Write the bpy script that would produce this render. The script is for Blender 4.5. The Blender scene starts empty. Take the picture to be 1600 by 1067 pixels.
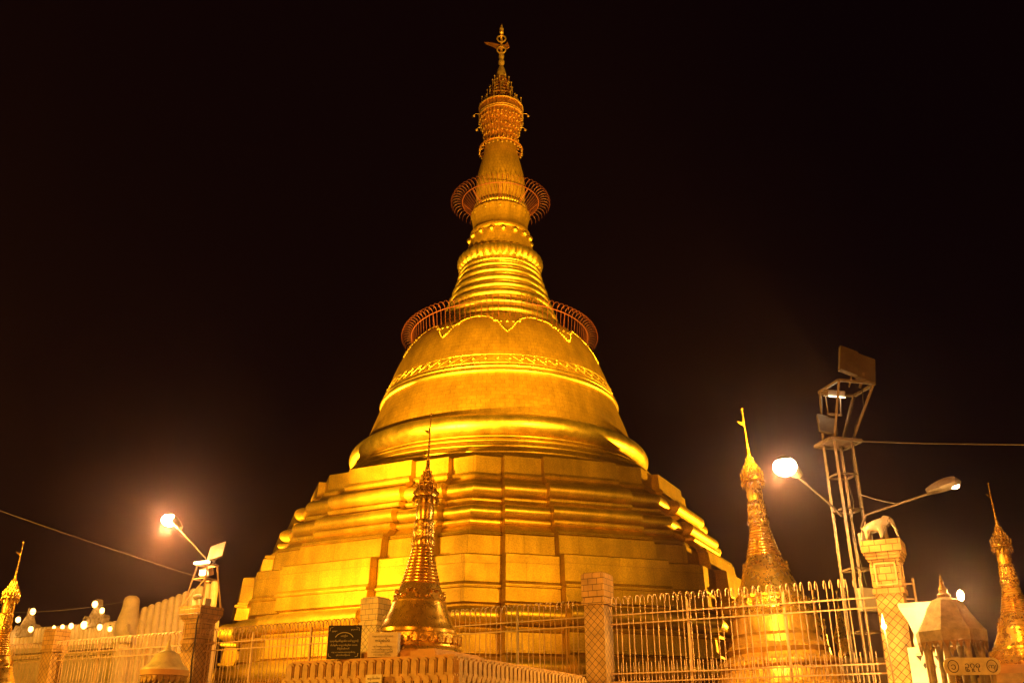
import bpy, bmesh, math, random
from mathutils import Vector, Matrix, Euler
random.seed(7)
R = math.radians
SC = bpy.context.scene
COL = SC.collection

# ------------------------------------------------------------------ camera
cam = bpy.data.cameras.new('camera')
cam.sensor_width = 36.0
cam.lens = 1450 / 1600 * 36
cam.clip_start, cam.clip_end = 0.1, 2000
camo = bpy.data.objects.new('camera', cam)
COL.objects.link(camo)
camo.location = (0, 0, 1.6)
camo.rotation_euler = (R(90 + 23.7), 0, 0)
SC.camera = camo

# ------------------------------------------------------------------ night sky
w = bpy.data.worlds.new('World')
SC.world = w
w.use_nodes = True
nt = w.node_tree
nt.nodes.clear()
out = nt.nodes.new('ShaderNodeOutputWorld')
bg1 = nt.nodes.new('ShaderNodeBackground')
sky = nt.nodes.new('ShaderNodeTexSky')
sky.sky_type = 'NISHITA'
sky.sun_disc = False
sky.sun_elevation = R(-8)
sky.sun_rotation = R(200)
bg1.inputs['Strength'].default_value = 0.05
nt.links.new(sky.outputs[0], bg1.inputs[0])
bg2 = nt.nodes.new('ShaderNodeBackground')      # sodium-lit city night
bg2.inputs[0].default_value = (1.0, 0.2, 0.5, 1)
bg2.inputs[1].default_value = 0.0018
ad = nt.nodes.new('ShaderNodeAddShader')
nt.links.new(bg1.outputs[0], ad.inputs[0])
nt.links.new(bg2.outputs[0], ad.inputs[1])
nt.links.new(ad.outputs[0], out.inputs[0])

SC.view_settings.view_transform = 'Standard'
SC.view_settings.look = 'None'
SC.view_settings.exposure = 0
SC.view_settings.gamma = 1
SC.render.engine = 'CYCLES'
SC.cycles.use_denoising = True
SC.cycles.max_bounces = 6
SC.cycles.volume_bounces = 0
SC.cycles.sample_clamp_indirect = 6

AX, AY = -0.6, 41.5                       # axis of the great stupa
SODIUM = (1.0, 0.46, 0.03)
STREET = (1.0, 0.31, 0.02)
LAMP = (1.0, 0.43, 0.10)
WARM = (1.0, 0.56, 0.14)


def spot(name, loc, target, power, ang=100, blend=0.5, col=SODIUM, size=0.25):
    l = bpy.data.lights.new(name, 'SPOT')
    l.energy, l.color, l.spot_size, l.spot_blend, l.shadow_soft_size = power, col, R(ang), blend, size
    o = bpy.data.objects.new(name, l)
    COL.objects.link(o)
    o.location = loc
    o.rotation_euler = (Vector(target) - Vector(loc)).to_track_quat('-Z', 'Y').to_euler()
    return o


def point(name, loc, power, col=SODIUM, size=0.1):
    l = bpy.data.lights.new(name, 'POINT')
    l.energy, l.color, l.shadow_soft_size = power, col, size
    o = bpy.data.objects.new(name, l)
    COL.objects.link(o)
    o.location = loc
    return o


# floodlights of the two light towers, and the lit street lamps
spot('floodlight_beam', (-7.8, 26.5, 6.3), (-5.6, 35.5, 7.5), 11000, 88, 1.0)
spot('floodlight_beam', (-7.6, 26.5, 6.6), (AX + .3, AY, 20.5), 80000, 44, 1.0)
spot('floodlight_beam', (6.2, 18.75, 8.2), (-.2, 32, 9.6), 8000, 58, 1.0)
spot('floodlight_beam', (6.9, 18.8, 8.6), (AX, AY, 21.5), 128000, 36, 1.0)
spot('floodlight_beam', (6.9, 18.8, 9.0), (AX, AY, 36), 78000, 28, 1.0)
spot('floodlight_beam', (-17.5, 46.0, 4.2), (AX, AY, 17), 95000, 46)  # unseen, without fixture: added beyond the stupa for its left highlights
spot('floodlight_beam', (21.0, 44.0, 3.2), (AX, AY, 14), 68000, 100)  # likewise unseen and added, for the highlights on the right
point('lamp_glow', (-9.55, 25.4, 7.15), 1100, LAMP, 0.12)
point('lamp_glow', (5.0, 16.9, 6.26), 650, LAMP, 0.12)
spot('lamp_beam', (-9.55, 25.45, 7.15), (-9.3, 25.2, 0), 1800, 150, .5, SODIUM, .1)
spot('lamp_beam', (5.02, 16.95, 6.26), (4.6, 17.1, 0), 1300, 150, .5, SODIUM, .1)
spot('lamp_beam', (8.40, 16.9, 5.95), (8.45, 16.8, 0), 300, 120, .6, STREET, .06)
# unseen courtyard lamps, added beside and behind the camera to light the fronts
point('unseen_courtyard_lamp', (-9.0, -3.0, 8.0), 11000, STREET, 0.15)
point('unseen_courtyard_lamp', (12.0, -1.0, 8.0), 3500, STREET, 0.15)
point('unseen_courtyard_lamp', (-18.0, 14.5, 6.0), 9500, SODIUM, 0.15)

# ------------------------------------------------------------------ materials


class NT:
    def __init__(self, name):
        self.m = bpy.data.materials.new(name)
        self.m.use_nodes = True
        self.n = self.m.node_tree.nodes
        self.l = self.m.node_tree.links
        self.b = self.n['Principled BSDF']

    def node(self, t, **kw):
        n = self.n.new(t)
        for k, v in kw.items():
            setattr(n, k, v)
        return n

    def set(self, **kw):
        for k, v in kw.items():
            k = k.replace('_', ' ')
            if k in ('Base Color', 'Emission Color') and len(v) == 3:
                v = (*v, 1)
            self.b.inputs[k].default_value = v
        return self

    def coord(self, kind, scale):
        tc = self.node('ShaderNodeTexCoord')
        mp = self.node('ShaderNodeMapping')
        mp.inputs['Scale'].default_value = scale if hasattr(scale, '__len__') else (scale,) * 3
        self.l.new(tc.outputs[kind], mp.inputs[0])
        return mp

    def noise(self, scale, detail=4, kind='Object', rough=0.6, mscale=1):
        mp = self.coord(kind, mscale)
        n = self.node('ShaderNodeTexNoise')
        n.inputs['Scale'].default_value = scale
        n.inputs['Detail'].default_value = detail
        n.inputs['Roughness'].default_value = rough
        self.l.new(mp.outputs[0], n.inputs['Vector'])
        return n.outputs['Fac']

    def ramp(self, src, p0, c0, p1, c1):
        r = self.node('ShaderNodeValToRGB')
        e = r.color_ramp.elements
        e[0].position, e[1].position = p0, p1
        e[0].color = (*c0, 1) if hasattr(c0, '__len__') else (c0, c0, c0, 1)
        e[1].color = (*c1, 1) if hasattr(c1, '__len__') else (c1, c1, c1, 1)
        self.l.new(src, r.inputs[0])
        return r.outputs[0]

    def mul(self, a, b, fac=1.0, mode='MULTIPLY'):
        m = self.node('ShaderNodeMix', data_type='RGBA', blend_type=mode)
        m.inputs[0].default_value = fac
        self.l.new(a, m.inputs[6])
        self.l.new(b, m.inputs[7])
        return m.outputs[2]

    def bump(self, src, dist, strength=1.0, prev=None):
        b = self.node('ShaderNodeBump')
        b.inputs['Distance'].default_value = dist
        b.inputs['Strength'].default_value = strength
        self.l.new(src, b.inputs['Height'])
        if prev is not None:
            self.l.new(prev, b.inputs['Normal'])
        self.l.new(b.outputs[0], self.b.inputs['Normal'])
        return b.outputs[0]

    def brick(self, scale, bw, rh, mortar, offset=0.5, rot=0, kind='UV', c1=(1, 1, 1), c2=(.85, .85, .85), cm=(0, 0, 0)):
        mp = self.coord(kind, 1)
        mp.inputs['Rotation'].default_value = (0, 0, rot)
        b = self.node('ShaderNodeTexBrick')
        b.offset = offset
        b.inputs['Scale'].default_value = scale
        b.inputs['Brick Width'].default_value = bw
        b.inputs['Row Height'].default_value = rh
        b.inputs['Mortar Size'].default_value = mortar
        b.inputs['Color1'].default_value = (*c1, 1)
        b.inputs['Color2'].default_value = (*c2, 1)
        b.inputs['Mortar'].default_value = (*cm, 1)
        self.l.new(mp.outputs[0], b.inputs['Vector'])
        return b


def gold_wall(name, base, rough0, rough1, tile=None, grain=0.004, metallic=0.9, speck=.6):
    t = NT(name)
    t.set(Metallic=metallic)
    blot = t.ramp(t.noise(0.9, 6), .3, tuple(c * .72 for c in base), .7, base)
    # rain streaks down the faces
    st = t.ramp(t.noise(1.0, 3, 'Object', .6, (2.2, 2.2, .12)), .38, .78, .62, 1.0)
    col = t.mul(blot, st)
    fine = t.noise(24, 4, 'Object', .75)
    sp = t.ramp(fine, .36, .40, .62, 1.0)
    col = t.mul(col, sp, speck)
    nb = t.bump(fine, grain, .8)
    rr = t.ramp(t.noise(3.1, 4), .3, rough0, .7, rough1)
    if tile:
        b = t.brick(1, tile[0], tile[1], .012, c1=(1, 1, 1), c2=(.80, .78, .74), cm=(.5, .42, .34))
        col = t.mul(col, b.outputs['Color'], .6)
        inv = t.node('ShaderNodeMath', operation='SUBTRACT')
        inv.inputs[0].default_value = 1
        t.l.new(b.outputs['Fac'], inv.inputs[1])
        t.bump(inv.outputs[0], .008, .5, nb)
    t.l.new(col, t.b.inputs['Base Color'])
    t.l.new(rr, t.b.inputs['Roughness'])
    return t.m


M = {}
GOLD = (0.80, 0.53, 0.065)
M['terrace'] = gold_wall('gilded_terrace_plaster', GOLD, .42, .56, (2.4, .9), .010, .72, .7)
M['bell'] = gold_wall('gilded_plates', (.70, .45, .055), .40, .52, (.30, .20), .004, .68)
M['ring'] = gold_wall('burnished_gold', (1.0, .76, .15), .36, .50, None, .002, .95)
M['roll'] = gold_wall('gilded_roll_moulding', (1.0, .69, .105), .36, .47, None, .003, .8)
M['bud'] = gold_wall('gilded_bud_plates', (0.84, .54, .07), .40, .54, (.16, .24), .003, .55)


def small_gold(name, base, rough, bscale, bdist, metal=.75):
    t = NT(name).set(Metallic=metal)
    n = t.noise(bscale, 5)
    v = t.node('ShaderNodeTexVoronoi')
    v.inputs['Scale'].default_value = bscale * .55
    t.l.new(t.coord('Object', 1).outputs[0], v.inputs['Vector'])
    p = t.bump(n, bdist, .7)
    t.bump(v.outputs['Distance'], bdist * 1.3, .5, p)
    col = t.ramp(t.noise(5, 5), .3, tuple(c * .55 for c in base), .65, base)
    t.l.new(col, t.b.inputs['Base Color'])
    t.l.new(t.ramp(n, .3, rough * .8, .7, rough * 1.4), t.b.inputs['Roughness'])
    return t.m


M['gilt'] = small_gold('polished_gilt', (.92, .58, .12), .24, 22, .012)
M['gilt_smooth'] = small_gold('smooth_gilt', (.95, .62, .12), .26, 9, .0035)
M['tier'] = small_gold('worn_gilt_tiers', (.86, .50, .10), .42, 10, .02, .6)
M['filigree'] = small_gold('filigree_copper_gold', (.62, .28, .06), .38, 12, .05, .6)
M['bright_gilt'] = small_gold('bright_gilt_band', (1.0, .72, .25), .3, 6, .002, .6)


def plain(name, base, rough=.5, metallic=0.0, var=.75, nscale=6, bdist=.002, bscale=60):
    t = NT(name).set(Metallic=metallic, Roughness=rough)
    col = t.ramp(t.noise(nscale, 6), .3, tuple(c * var for c in base), .68, base)
    t.l.new(col, t.b.inputs['Base Color'])
    t.bump(t.noise(bscale, 3), bdist, .6)
    return t.m


M['rod'] = plain('white_painted_rod', (.62, .42, .27), .42, 0, .7, 9)
M['cage'] = plain('red_brown_cage_rod', (.20, .06, .035), .5, .2, .7)
M['steel'] = plain('grey_painted_steel', (.21, .16, .13), .5, .2, .6, 7)
M['shield'] = plain('weathered_lamp_shield', (.15, .12, .105), .6, .2, .6, 4)
M['plaster'] = plain('cream_plaster', (.74, .60, .36), .7, 0, .72, 4, .004, 30)
M['white'] = plain('white_limewash', (.80, .76, .66), .7, 0, .8, 5, .003, 30)
M['orange_slab'] = plain('ochre_painted_slab', (.62, .36, .14), .6, 0, .75, 6)
M['petal'] = plain('ochre_petal_plaster', (.62, .42, .19), .62, 0, .6, 7, .004, 40)
M['wallpaint'] = plain('pale_wall_paint', (.55, .42, .28), .7, 0, .8, 4)
M['elephant'] = plain('white_elephant_enamel', (.38, .30, .24), .38, 0, .8, 6, .002, 40)
M['board'] = plain('black_granite', (.010, .008, .008), .75, 0, .6, 40)
M['marble'] = plain('white_marble_slab', (.72, .66, .56), .45, 0, .8, 9)
M['ink'] = plain('dark_ink', (.05, .035, .03), .6)
M['chalk'] = plain('pale_engraving', (.62, .58, .52), .6)
M['dark'] = plain('black_cable_sheath', (.05, .04, .035), .6)
M['cable'] = plain('grey_cable_sheath', (.45, .40, .36), .6)
M['roof'] = plain('painted_shrine_roof', (.80, .72, .50), .5, 0, .65, 9)
M['shrine'] = plain('weathered_shrine_plaster', (.46, .36, .24), .7, 0, .5, 9, .006, 25)
M['carved'] = small_gold('dark_carved_gilt', (.42, .26, .10), .5, 14, .06)
M['dish'] = plain('grey_box_paint', (.42, .40, .36), .5)


def tile_mat(name, base, rot, size, mortar=.006, offset=0.0, bw=None):
    t = NT(name).set(Roughness=.38)
    b = t.brick(1, bw or size, size, mortar, offset, rot, 'UV', base, tuple(c * .80 for c in base), tuple(c * .14 for c in base))
    dirt = t.ramp(t.noise(3.5, 6), .28, .55, .66, 1.0)
    t.l.new(t.mul(b.outputs['Color'], dirt), t.b.inputs['Base Color'])
    inv = t.node('ShaderNodeMath', operation='SUBTRACT')
    inv.inputs[0].default_value = 1
    t.l.new(b.outputs['Fac'], inv.inputs[1])
    t.bump(inv.outputs[0], .006, .8)
    return t.m


M['tile'] = tile_mat('diagonal_wall_tiles', (.62, .38, .14), R(45), .105)
M['captile'] = tile_mat('cap_tiles', (.60, .36, .13), 0, .125, .006, .5, .2)
M['ground'] = tile_mat('courtyard_tiles', (.42, .36, .30), 0, .4, .01)


def emit(name, col, strength):
    t = NT(name).set(Base_Color=(.9, .8, .6), Emission_Color=col, Emission_Strength=strength)
    return t.m


M['lamp'] = emit('lit_sodium_lens', (1, .74, .34), 160)
M['lamp_low'] = emit('lit_lens', (1, .72, .34), 45)
M['bulb'] = emit('lit_bulb', (1, .52, .13), 8)
M['flood'] = emit('lit_flood_glass', (1, .82, .45), 9)

# ------------------------------------------------------------------ mesh builder


class MB:
    def __init__(self):
        self.v, self.f, self.uv = [], [], []

    def _add(self, vs, fs, uvs=None):
        o = len(self.v)
        self.v += [tuple(x) for x in vs]
        for i, f in enumerate(fs):
            self.f.append([o + k for k in f])
            self.uv.append(uvs[i] if uvs else [(0, 0)] * len(f))

    def box(self, c, s, rz=0, taper=1.0, rot=None):
        hx, hy, hz = s[0] / 2, s[1] / 2, s[2] / 2
        m = rot if rot is not None else Matrix.Rotation(rz, 3, 'Z')
        vs = []
        for z in (-hz, hz):
            k = taper if z > 0 else 1
            for x, y in ((-hx, -hy), (hx, -hy), (hx, hy), (-hx, hy)):
                vs.append(Vector(c) + m @ Vector((x * k, y * k, z)))
        fs = [(0, 1, 5, 4), (1, 2, 6, 5), (2, 3, 7, 6), (3, 0, 4, 7), (4, 5, 6, 7), (3, 2, 1, 0)]
        z0, z1 = c[2] - hz, c[2] + hz
        uv = []
        for a in (s[0], s[1], s[0], s[1]):
            uv.append([(-a / 2, z0), (a / 2, z0), (a / 2, z1), (-a / 2, z1)])
        uv += [[(-hx, -hy), (hx, -hy), (hx, hy), (-hx, hy)]] * 2
        self._add(vs, fs, uv)
        return self

    def tube(self, pts, r, n=6, closed=False, r1=None):
        pts = [Vector(p) for p in pts]
        N = len(pts)
        rings = []
        up = Vector((0, 0, 1))
        prev = None
        for i, p in enumerate(pts):
            if closed:
                t = pts[(i + 1) % N] - pts[i - 1]
            else:
                t = pts[min(i + 1, N - 1)] - pts[max(i - 1, 0)]
            t.normalize()
            if prev is None:
                a = t.cross(up if abs(t.z) < .9 else Vector((1, 0, 0)))
            else:
                a = prev - t * prev.dot(t)
            a.normalize()
            prev = a
            b = t.cross(a)
            rr = r if r1 is None else r + (r1 - r) * i / max(1, N - 1)
            rings.append([p + (a * math.cos(2 * math.pi * k / n) + b * math.sin(2 * math.pi * k / n)) * rr for k in range(n)])
        vs = [q for rg in rings for q in rg]
        fs = []
        for i in range(N if closed else N - 1):
            j = (i + 1) % N
            for k in range(n):
                k2 = (k + 1) % n
                fs.append((i * n + k, i * n + k2, j * n + k2, j * n + k))
        if not closed:
            fs.append(tuple(range(n))[::-1])
            fs.append(tuple((N - 1) * n + k for k in range(n)))
        self._add(vs, fs)
        return self

    def lathe(self, prof, seg=48, c=(0, 0, 0), mod=None, close=True, ph=0.0):
        """prof bottom->top [(r,z)]; mod(theta, r, z) -> r"""
        vs, fs, uv = [], [], []
        L = [0]
        for i in range(1, len(prof)):
            L.append(L[-1] + math.hypot(prof[i][0] - prof[i - 1][0], prof[i][1] - prof[i - 1][1]))
        for r, z in prof:
            for k in range(seg):
                a = ph + 2 * math.pi * k / seg
                q = mod(a, r, z) if mod else r
                vs.append((c[0] + q * math.cos(a), c[1] + q * math.sin(a), c[2] + z))
        for i in range(len(prof) - 1):
            for k in range(seg):
                k2 = (k + 1) % seg
                fs.append((i * seg + k, i * seg + k2, (i + 1) * seg + k2, (i + 1) * seg + k))
                rm = (prof[0][0] + prof[-1][0]) / 2 if abs(prof[0][0] - prof[-1][0]) < 4 else prof[i][0]
                u0, u1 = 2 * math.pi * k / seg * rm, 2 * math.pi * (k + 1) / seg * rm
                uv.append([(u0, L[i]), (u1, L[i]), (u1, L[i + 1]), (u0, L[i + 1])])
        if close:
            if prof[0][0] > 1e-4:
                fs.append(tuple(range(seg))[::-1]); uv.append([(0, 0)] * seg)
            if prof[-1][0] > 1e-4:
                b = (len(prof) - 1) * seg
                fs.append(tuple(b + k for k in range(seg))); uv.append([(0, 0)] * seg)
        self._add(vs, fs, uv)
        return self

    def sphere(self, c, r, seg=8, rings=5, sz=1.0):
        prof = [(max(1e-5, r * math.sin(math.pi * i / rings)), -r * sz * math.cos(math.pi * i / rings)) for i in range(rings + 1)]
        return self.lathe(prof, seg, c, close=False)

    def prism(self, outline, o, ux, uy, un, depth):
        """outline of (x,y) extruded by depth along un, from plane at o"""
        o, ux, uy, un = Vector(o), Vector(ux), Vector(uy), Vector(un)
        n = len(outline)
        vs = [o + ux * x + uy * y for x, y in outline] + [o + ux * x + uy * y + un * depth for x, y in outline]
        fs = [tuple(range(n))[::-1], tuple(range(n, 2 * n))]
        uv = [[outline[k] for k in range(n)][::-1], list(outline)]
        for k in range(n):
            k2 = (k + 1) % n
            fs.append((k, k2, n + k2, n + k))
            uv.append([(0, 0)] * 4)
        self._add(vs, fs, uv)
        return self

    def text(self, body, size, o, ux, uy, un, depth=.004, align='CENTER'):
        cu = bpy.data.curves.new('lettering', 'FONT')
        cu.body, cu.size, cu.align_x, cu.align_y = body, size, align, 'CENTER'
        cu.extrude = depth / 2
        cu.resolution_u = 2
        ob = bpy.data.objects.new('lettering', cu)
        COL.objects.link(ob)
        bpy.context.view_layer.update()
        me = ob.to_mesh()
        o, ux, uy, un = Vector(o), Vector(ux), Vector(uy), Vector(un)
        vs = [o + ux * v.co.x + uy * v.co.y + un * (v.co.z + depth / 2) for v in me.vertices]
        fs = [tuple(p.vertices) for p in me.polygons]
        if vs:
            self._add(vs, fs)
        ob.to_mesh_clear()
        bpy.data.objects.remove(ob)
        bpy.data.curves.remove(cu)
        return self

    def mark(self):
        if not hasattr(self, 'cuts'):
            self.cuts = []
        self.cuts.append((len(self.v), len(self.f)))
        return self

    def build_each(self, name, mat, parent=None, smooth=35, limit=100):
        """one object per marked piece; past the limit the rest is one object"""
        cuts = self.cuts + [(len(self.v), len(self.f))]
        n = len(cuts) - 1
        made = []
        for i in range(n):
            if i >= limit:
                break
            last = i == limit - 1 and n > limit
            (v0, f0), (v1, f1) = cuts[i], cuts[i + 1]
            p = MB()
            p.v = self.v[v0:v1]
            p.f = [[k - v0 for k in f] for f in self.f[f0:f1]]
            p.uv = self.uv[f0:f1]
            made.append(p.build(name, mat, parent, smooth))
        if n > limit:
            (v0, f0), (v1, f1) = cuts[limit], cuts[n]
            p = MB()
            p.v = self.v[v0:v1]
            p.f = [[k - v0 for k in f] for f in self.f[f0:f1]]
            p.uv = self.uv[f0:f1]
            made.append(p.build(name, mat, parent, smooth))
            made[-1]['kind'] = 'stuff'
        return made

    def build(self, name, mat, parent=None, smooth=35, loc=(0, 0, 0)):
        me = bpy.data.meshes.new(name)
        me.from_pydata(self.v, [], self.f)
        uvl = me.uv_layers.new(name='UVMap')
        flat = [c for f in self.uv for p in f for c in p]
        uvl.data.foreach_set('uv', flat)
        me.materials.append(mat)
        bm = bmesh.new()
        bm.from_mesh(me)
        bmesh.ops.recalc_face_normals(bm, faces=bm.faces)
        bm.to_mesh(me)
        bm.free()
        if smooth:
            me.polygons.foreach_set('use_smooth', [True] * len(me.polygons))
            me.set_sharp_from_angle(angle=R(smooth))
        me.update()
        o = bpy.data.objects.new(name, me)
        COL.objects.link(o)
        o.location = loc
        if parent:
            o.parent = parent
        return o


def thing(name, label, cat, loc=(0, 0, 0), rz=0, group=None):
    o = bpy.data.objects.new(name, None)
    COL.objects.link(o)
    o.empty_display_size = .2
    o.location = loc
    o.rotation_euler = (0, 0, rz)
    o['label'], o['category'] = label, cat
    if group:
        o['group'] = group
    return o


def tag(o, label, cat, group=None):
    o['label'], o['category'] = label, cat
    if group:
        o['group'] = group
    return o


def copy_tree(o, parent=None):
    c = o.copy()
    COL.objects.link(c)
    if parent:
        c.parent = parent
    for ch in list(o.children):
        copy_tree(ch, c)
    return c


def arc(cx, cz, r, a0, a1, n):
    return [(cx + r * math.cos(a0 + (a1 - a0) * i / n), cz + r * math.sin(a0 + (a1 - a0) * i / n)) for i in range(n + 1)]


def ell(cx, cz, rx, rz, a0, a1, n):
    return [(cx + rx * math.cos(R(a0 + (a1 - a0) * i / n)), cz + rz * math.sin(R(a0 + (a1 - a0) * i / n))) for i in range(n + 1)]


# ------------------------------------------------------------------ ground
g = MB()
g._add([(-170, -60, 0), (170, -60, 0), (170, 220, 0), (-170, 220, 0)], [(0, 1, 2, 3)], [[(-170, -60), (170, -60), (170, 220), (-170, 220)]])
go = g.build('ground', M['ground'], None, 0)
go['kind'] = 'structure'

# ------------------------------------------------------------------ great stupa
E0 = 1.6          # profile heights below are given above the eye
gs = thing('great_stupa', 'huge gold stupa filling the middle of the view behind the fence', 'stupa', (AX, AY, 0))


def outline(a, d):
    """octagon of apothem a whose corners are cut back in steps of d"""
    pts = []
    t22 = math.tan(R(22.5))
    for k in range(8):
        n_az = -5 + 22.5 + 45 * k
        nx, ny = math.sin(R(n_az)), -math.cos(R(n_az))
        tx, ty = math.cos(R(n_az)), math.sin(R(n_az))
        t1, t2, t3 = a * math.tan(R(14.8)), a * math.tan(R(5.2)), a * math.tan(R(14.5))
        if k % 2 == 0:     # corner A first
            seq = [(a - 2 * d, -(a - 2 * d) * t22), (a - 2 * d, -t1), (a - d, -t1), (a - d, -t2), (a, -t2), (a, t3), (a - d, t3)]
        else:
            seq = [(a - d, -(a - d) * t22), (a - d, -t3), (a, -t3), (a, t2), (a - d, t2), (a - d, t1), (a - 2 * d, t1)]
        for o, t in seq:
            pts.append((nx * o + tx * t, ny * o + ty * t))
    return pts


def roll(a, z, r, out_):
    """half-round moulding, top to bottom"""
    return ell(a, z, out_, r, 90, -90, 10)


def terraces(prof, d0, d1, name, mat):
    prof = prof[::-1]
    rows = [outline(a, d0 + (d1 - d0) * min(1, max(0, (10 - z) / 8))) for a, z in prof]
    n = len(rows[0])
    vs, fs, uv = [], [], []
    for (a, z), row in zip(prof, rows):
        vs += [(x, y, z + E0) for x, y in row]
    per = [0]
    for k in range(n):
        p, q = rows[0][k], rows[0][(k + 1) % n]
        per.append(per[-1] + math.hypot(p[0] - q[0], p[1] - q[1]))
    L = [0]
    for i in range(1, len(prof)):
        L.append(L[-1] + math.hypot(prof[i][0] - prof[i - 1][0], prof[i][1] - prof[i - 1][1]))
    for i in range(len(prof) - 1):
        for k in range(n):
            k2 = (k + 1) % n
            fs.append((i * n + k, i * n + k2, (i + 1) * n + k2, (i + 1) * n + k))
            uv.append([(per[k], L[i]), (per[k + 1], L[i]), (per[k + 1], L[i + 1]), (per[k], L[i + 1])])
    b = (len(prof) - 1) * n
    fs.append(tuple(b + k for k in range(n)))
    uv.append([(0, 0)] * n)
    mb = MB()
    mb._add(vs, fs, uv)
    o = mb.build(name, mat, gs, 30)
    o.data.materials.append(M['roll'])
    for p in o.data.polygons:
        z = p.center.z - E0
        if any(lo < z < hi for lo, hi in ((8.0, 8.87), (7.1, 7.94), (3.39, 4.24), (1.75, 2.67), (-.35, .5))):
            p.material_index = 1
    return o


top = [(7.9, 9.98), (8.30, 9.97), (8.34, 9.34), (8.46, 9.30), (8.50, 9.20), (8.42, 9.12), (8.48, 9.08)]
top += [(8.62, 8.98)] + roll(8.72, 8.55, .30, .46) + [(8.95, 8.22)] + ell(9.02, 8.12, .14, .10, 90, -90, 5) + [(8.98, 7.98), (9.04, 7.94)]
top += roll(9.22, 7.63, .28, .46) + [(9.5, 7.34)] + ell(9.58, 7.23, .14, .11, 90, -90, 5) + [(9.66, 7.08), (9.95, 6.84), (10.12, 6.82), (10.16, 6.72), (10.08, 6.70)]
top += [(10.2, 6.66), (10.28, 6.0), (10.80, 5.92), (10.86, 5.88), (10.92, 5.02), (10.98, 4.98), (10.94, 4.93), (11.06, 4.90), (11.06, 4.82), (10.96, 4.80), (11.02, 4.36), (10.80, 4.32), (10.78, 4.22)]
terr_up = terraces(top, .28, .55, 'upper_terrace', M['terrace'])
low = [(10.5, 4.26), (11.02, 4.245)] + roll(11.12, 3.90, .32, .48) + [(11.2, 3.56)] + ell(11.3, 3.48, .12, .08, 90, -90, 4) + [(11.25, 3.38), (11.3, 2.86), (11.42, 2.84), (11.42, 2.76), (11.3, 2.72), (11.36, 2.68)]
low += roll(11.6, 2.30, .35, .50) + [(11.75, 1.92)] + ell(11.85, 1.84, .14, .09, 90, -90, 4) + [(11.8, 1.7), (11.9, .6), (12.2, .5)] + roll(12.3, .1, .4, .5) + [(12.6, -.35), (12.7, -1.2), (13.1, -1.25), (13.1, -1.6)]
terraces(low, .45, .58, 'lower_terrace', M['terrace'])

# round steps under the bell
st = [(7.9, 9.99)]
for r0, r1, z0, z1 in ((7.72, 7.55, 9.99, 10.30), (7.40, 7.26, 10.36, 10.62), (7.12, 6.98, 10.68, 10.92), (6.86, 6.70, 10.98, 11.18), (6.6, 6.45, 11.24, 11.42)):
    st += [(r0 + .04, z0), (r0 + .05, z0 + .05), (r0, z0 + .06), (r1, z1), (r1 - .10, z1 + .01), (r1 - .12, z1 + .05)]
MB().lathe([(r, z + E0) for r, z in st], 128).build('round_steps', M['bell'], gs)
tor = ell(6.08, 11.84, .74, .50, -88, 88, 20)
MB().lathe([(5.5, 11.3 + E0)] + [(r, z + E0) for r, z in tor] + [(5.5, 12.36 + E0)], 144).build('torus_moulding', M['ring'], gs)

BELL = [(6.13, 12.30), (6.08, 12.7), (5.90, 13.3), (5.70, 13.85), (5.53, 14.35), (5.46, 14.60), (5.40, 14.9), (5.27, 15.3), (5.07, 15.9), (4.86, 16.42), (4.57, 17.05), (4.26, 17.5), (3.95, 17.82), (3.62, 18.08), (3.3, 18.24), (3.0, 18.3)]


def bell_r(z):
    for (r0, z0), (r1, z1) in zip(BELL, BELL[1:]):
        if z0 <= z <= z1:
            return r0 + (r1 - r0) * (z - z0) / (z1 - z0)
    return BELL[-1][0]


MB().lathe([(r, z + E0) for r, z in BELL], 128).build('bell', M['bell'], gs)
band = ell(5.44, 14.50, .17, .12, -90, 90, 8) + ell(5.42, 14.72, .10, .07, -90, 90, 6)
MB().lathe([(r, z + E0) for r, z in band], 128, close=False).build('bell_band', M['ring'], gs)

fr = MB()
for k in range(64):                       # ring of rosettes in a lozenge frieze
    a = 2 * math.pi * k / 64
    r = bell_r(15.12) + .01
    c = Vector((math.cos(a) * r, math.sin(a) * r, 15.12 + E0))
    fr.sphere(c, .06, 8, 4)
    tx = Vector((-math.sin(a), math.cos(a), 0))
    h = math.pi * r / 64
    for sgn in (-1, 1):
        zz = 15.12 + E0
        p0 = c + tx * (-h) + Vector((0, 0, .0))
        up = Vector((-math.cos(a) * .06, -math.sin(a) * .06, .17)) * sgn
        fr.tube([c - tx * h, c + up, c + tx * h], .008, 4)
for zz in (14.9, 15.34):
    r = bell_r(zz) + .005
    fr.tube([(r * math.cos(2 * math.pi * k / 96), r * math.sin(2 * math.pi * k / 96), zz + E0) for k in range(96)], .010, 5, True)
fr.build('rosette_frieze', M['ring'], gs)

gb = MB()
ga = MB()                                 # bead garlands with hanging points
NP = 10


def gz(ph):                               # height of the garland, ph in [-.5,.5] from a hanging point
    p = abs(ph)
    if p < .15:
        return 16.62 + (p / .15) ** 1.3 * .62
    if p < .24:
        return 17.24 + (p - .15) / .09 * .22
    return 17.50 + .22 * math.sin((p - .24) / .26 * math.pi / 2)


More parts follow.
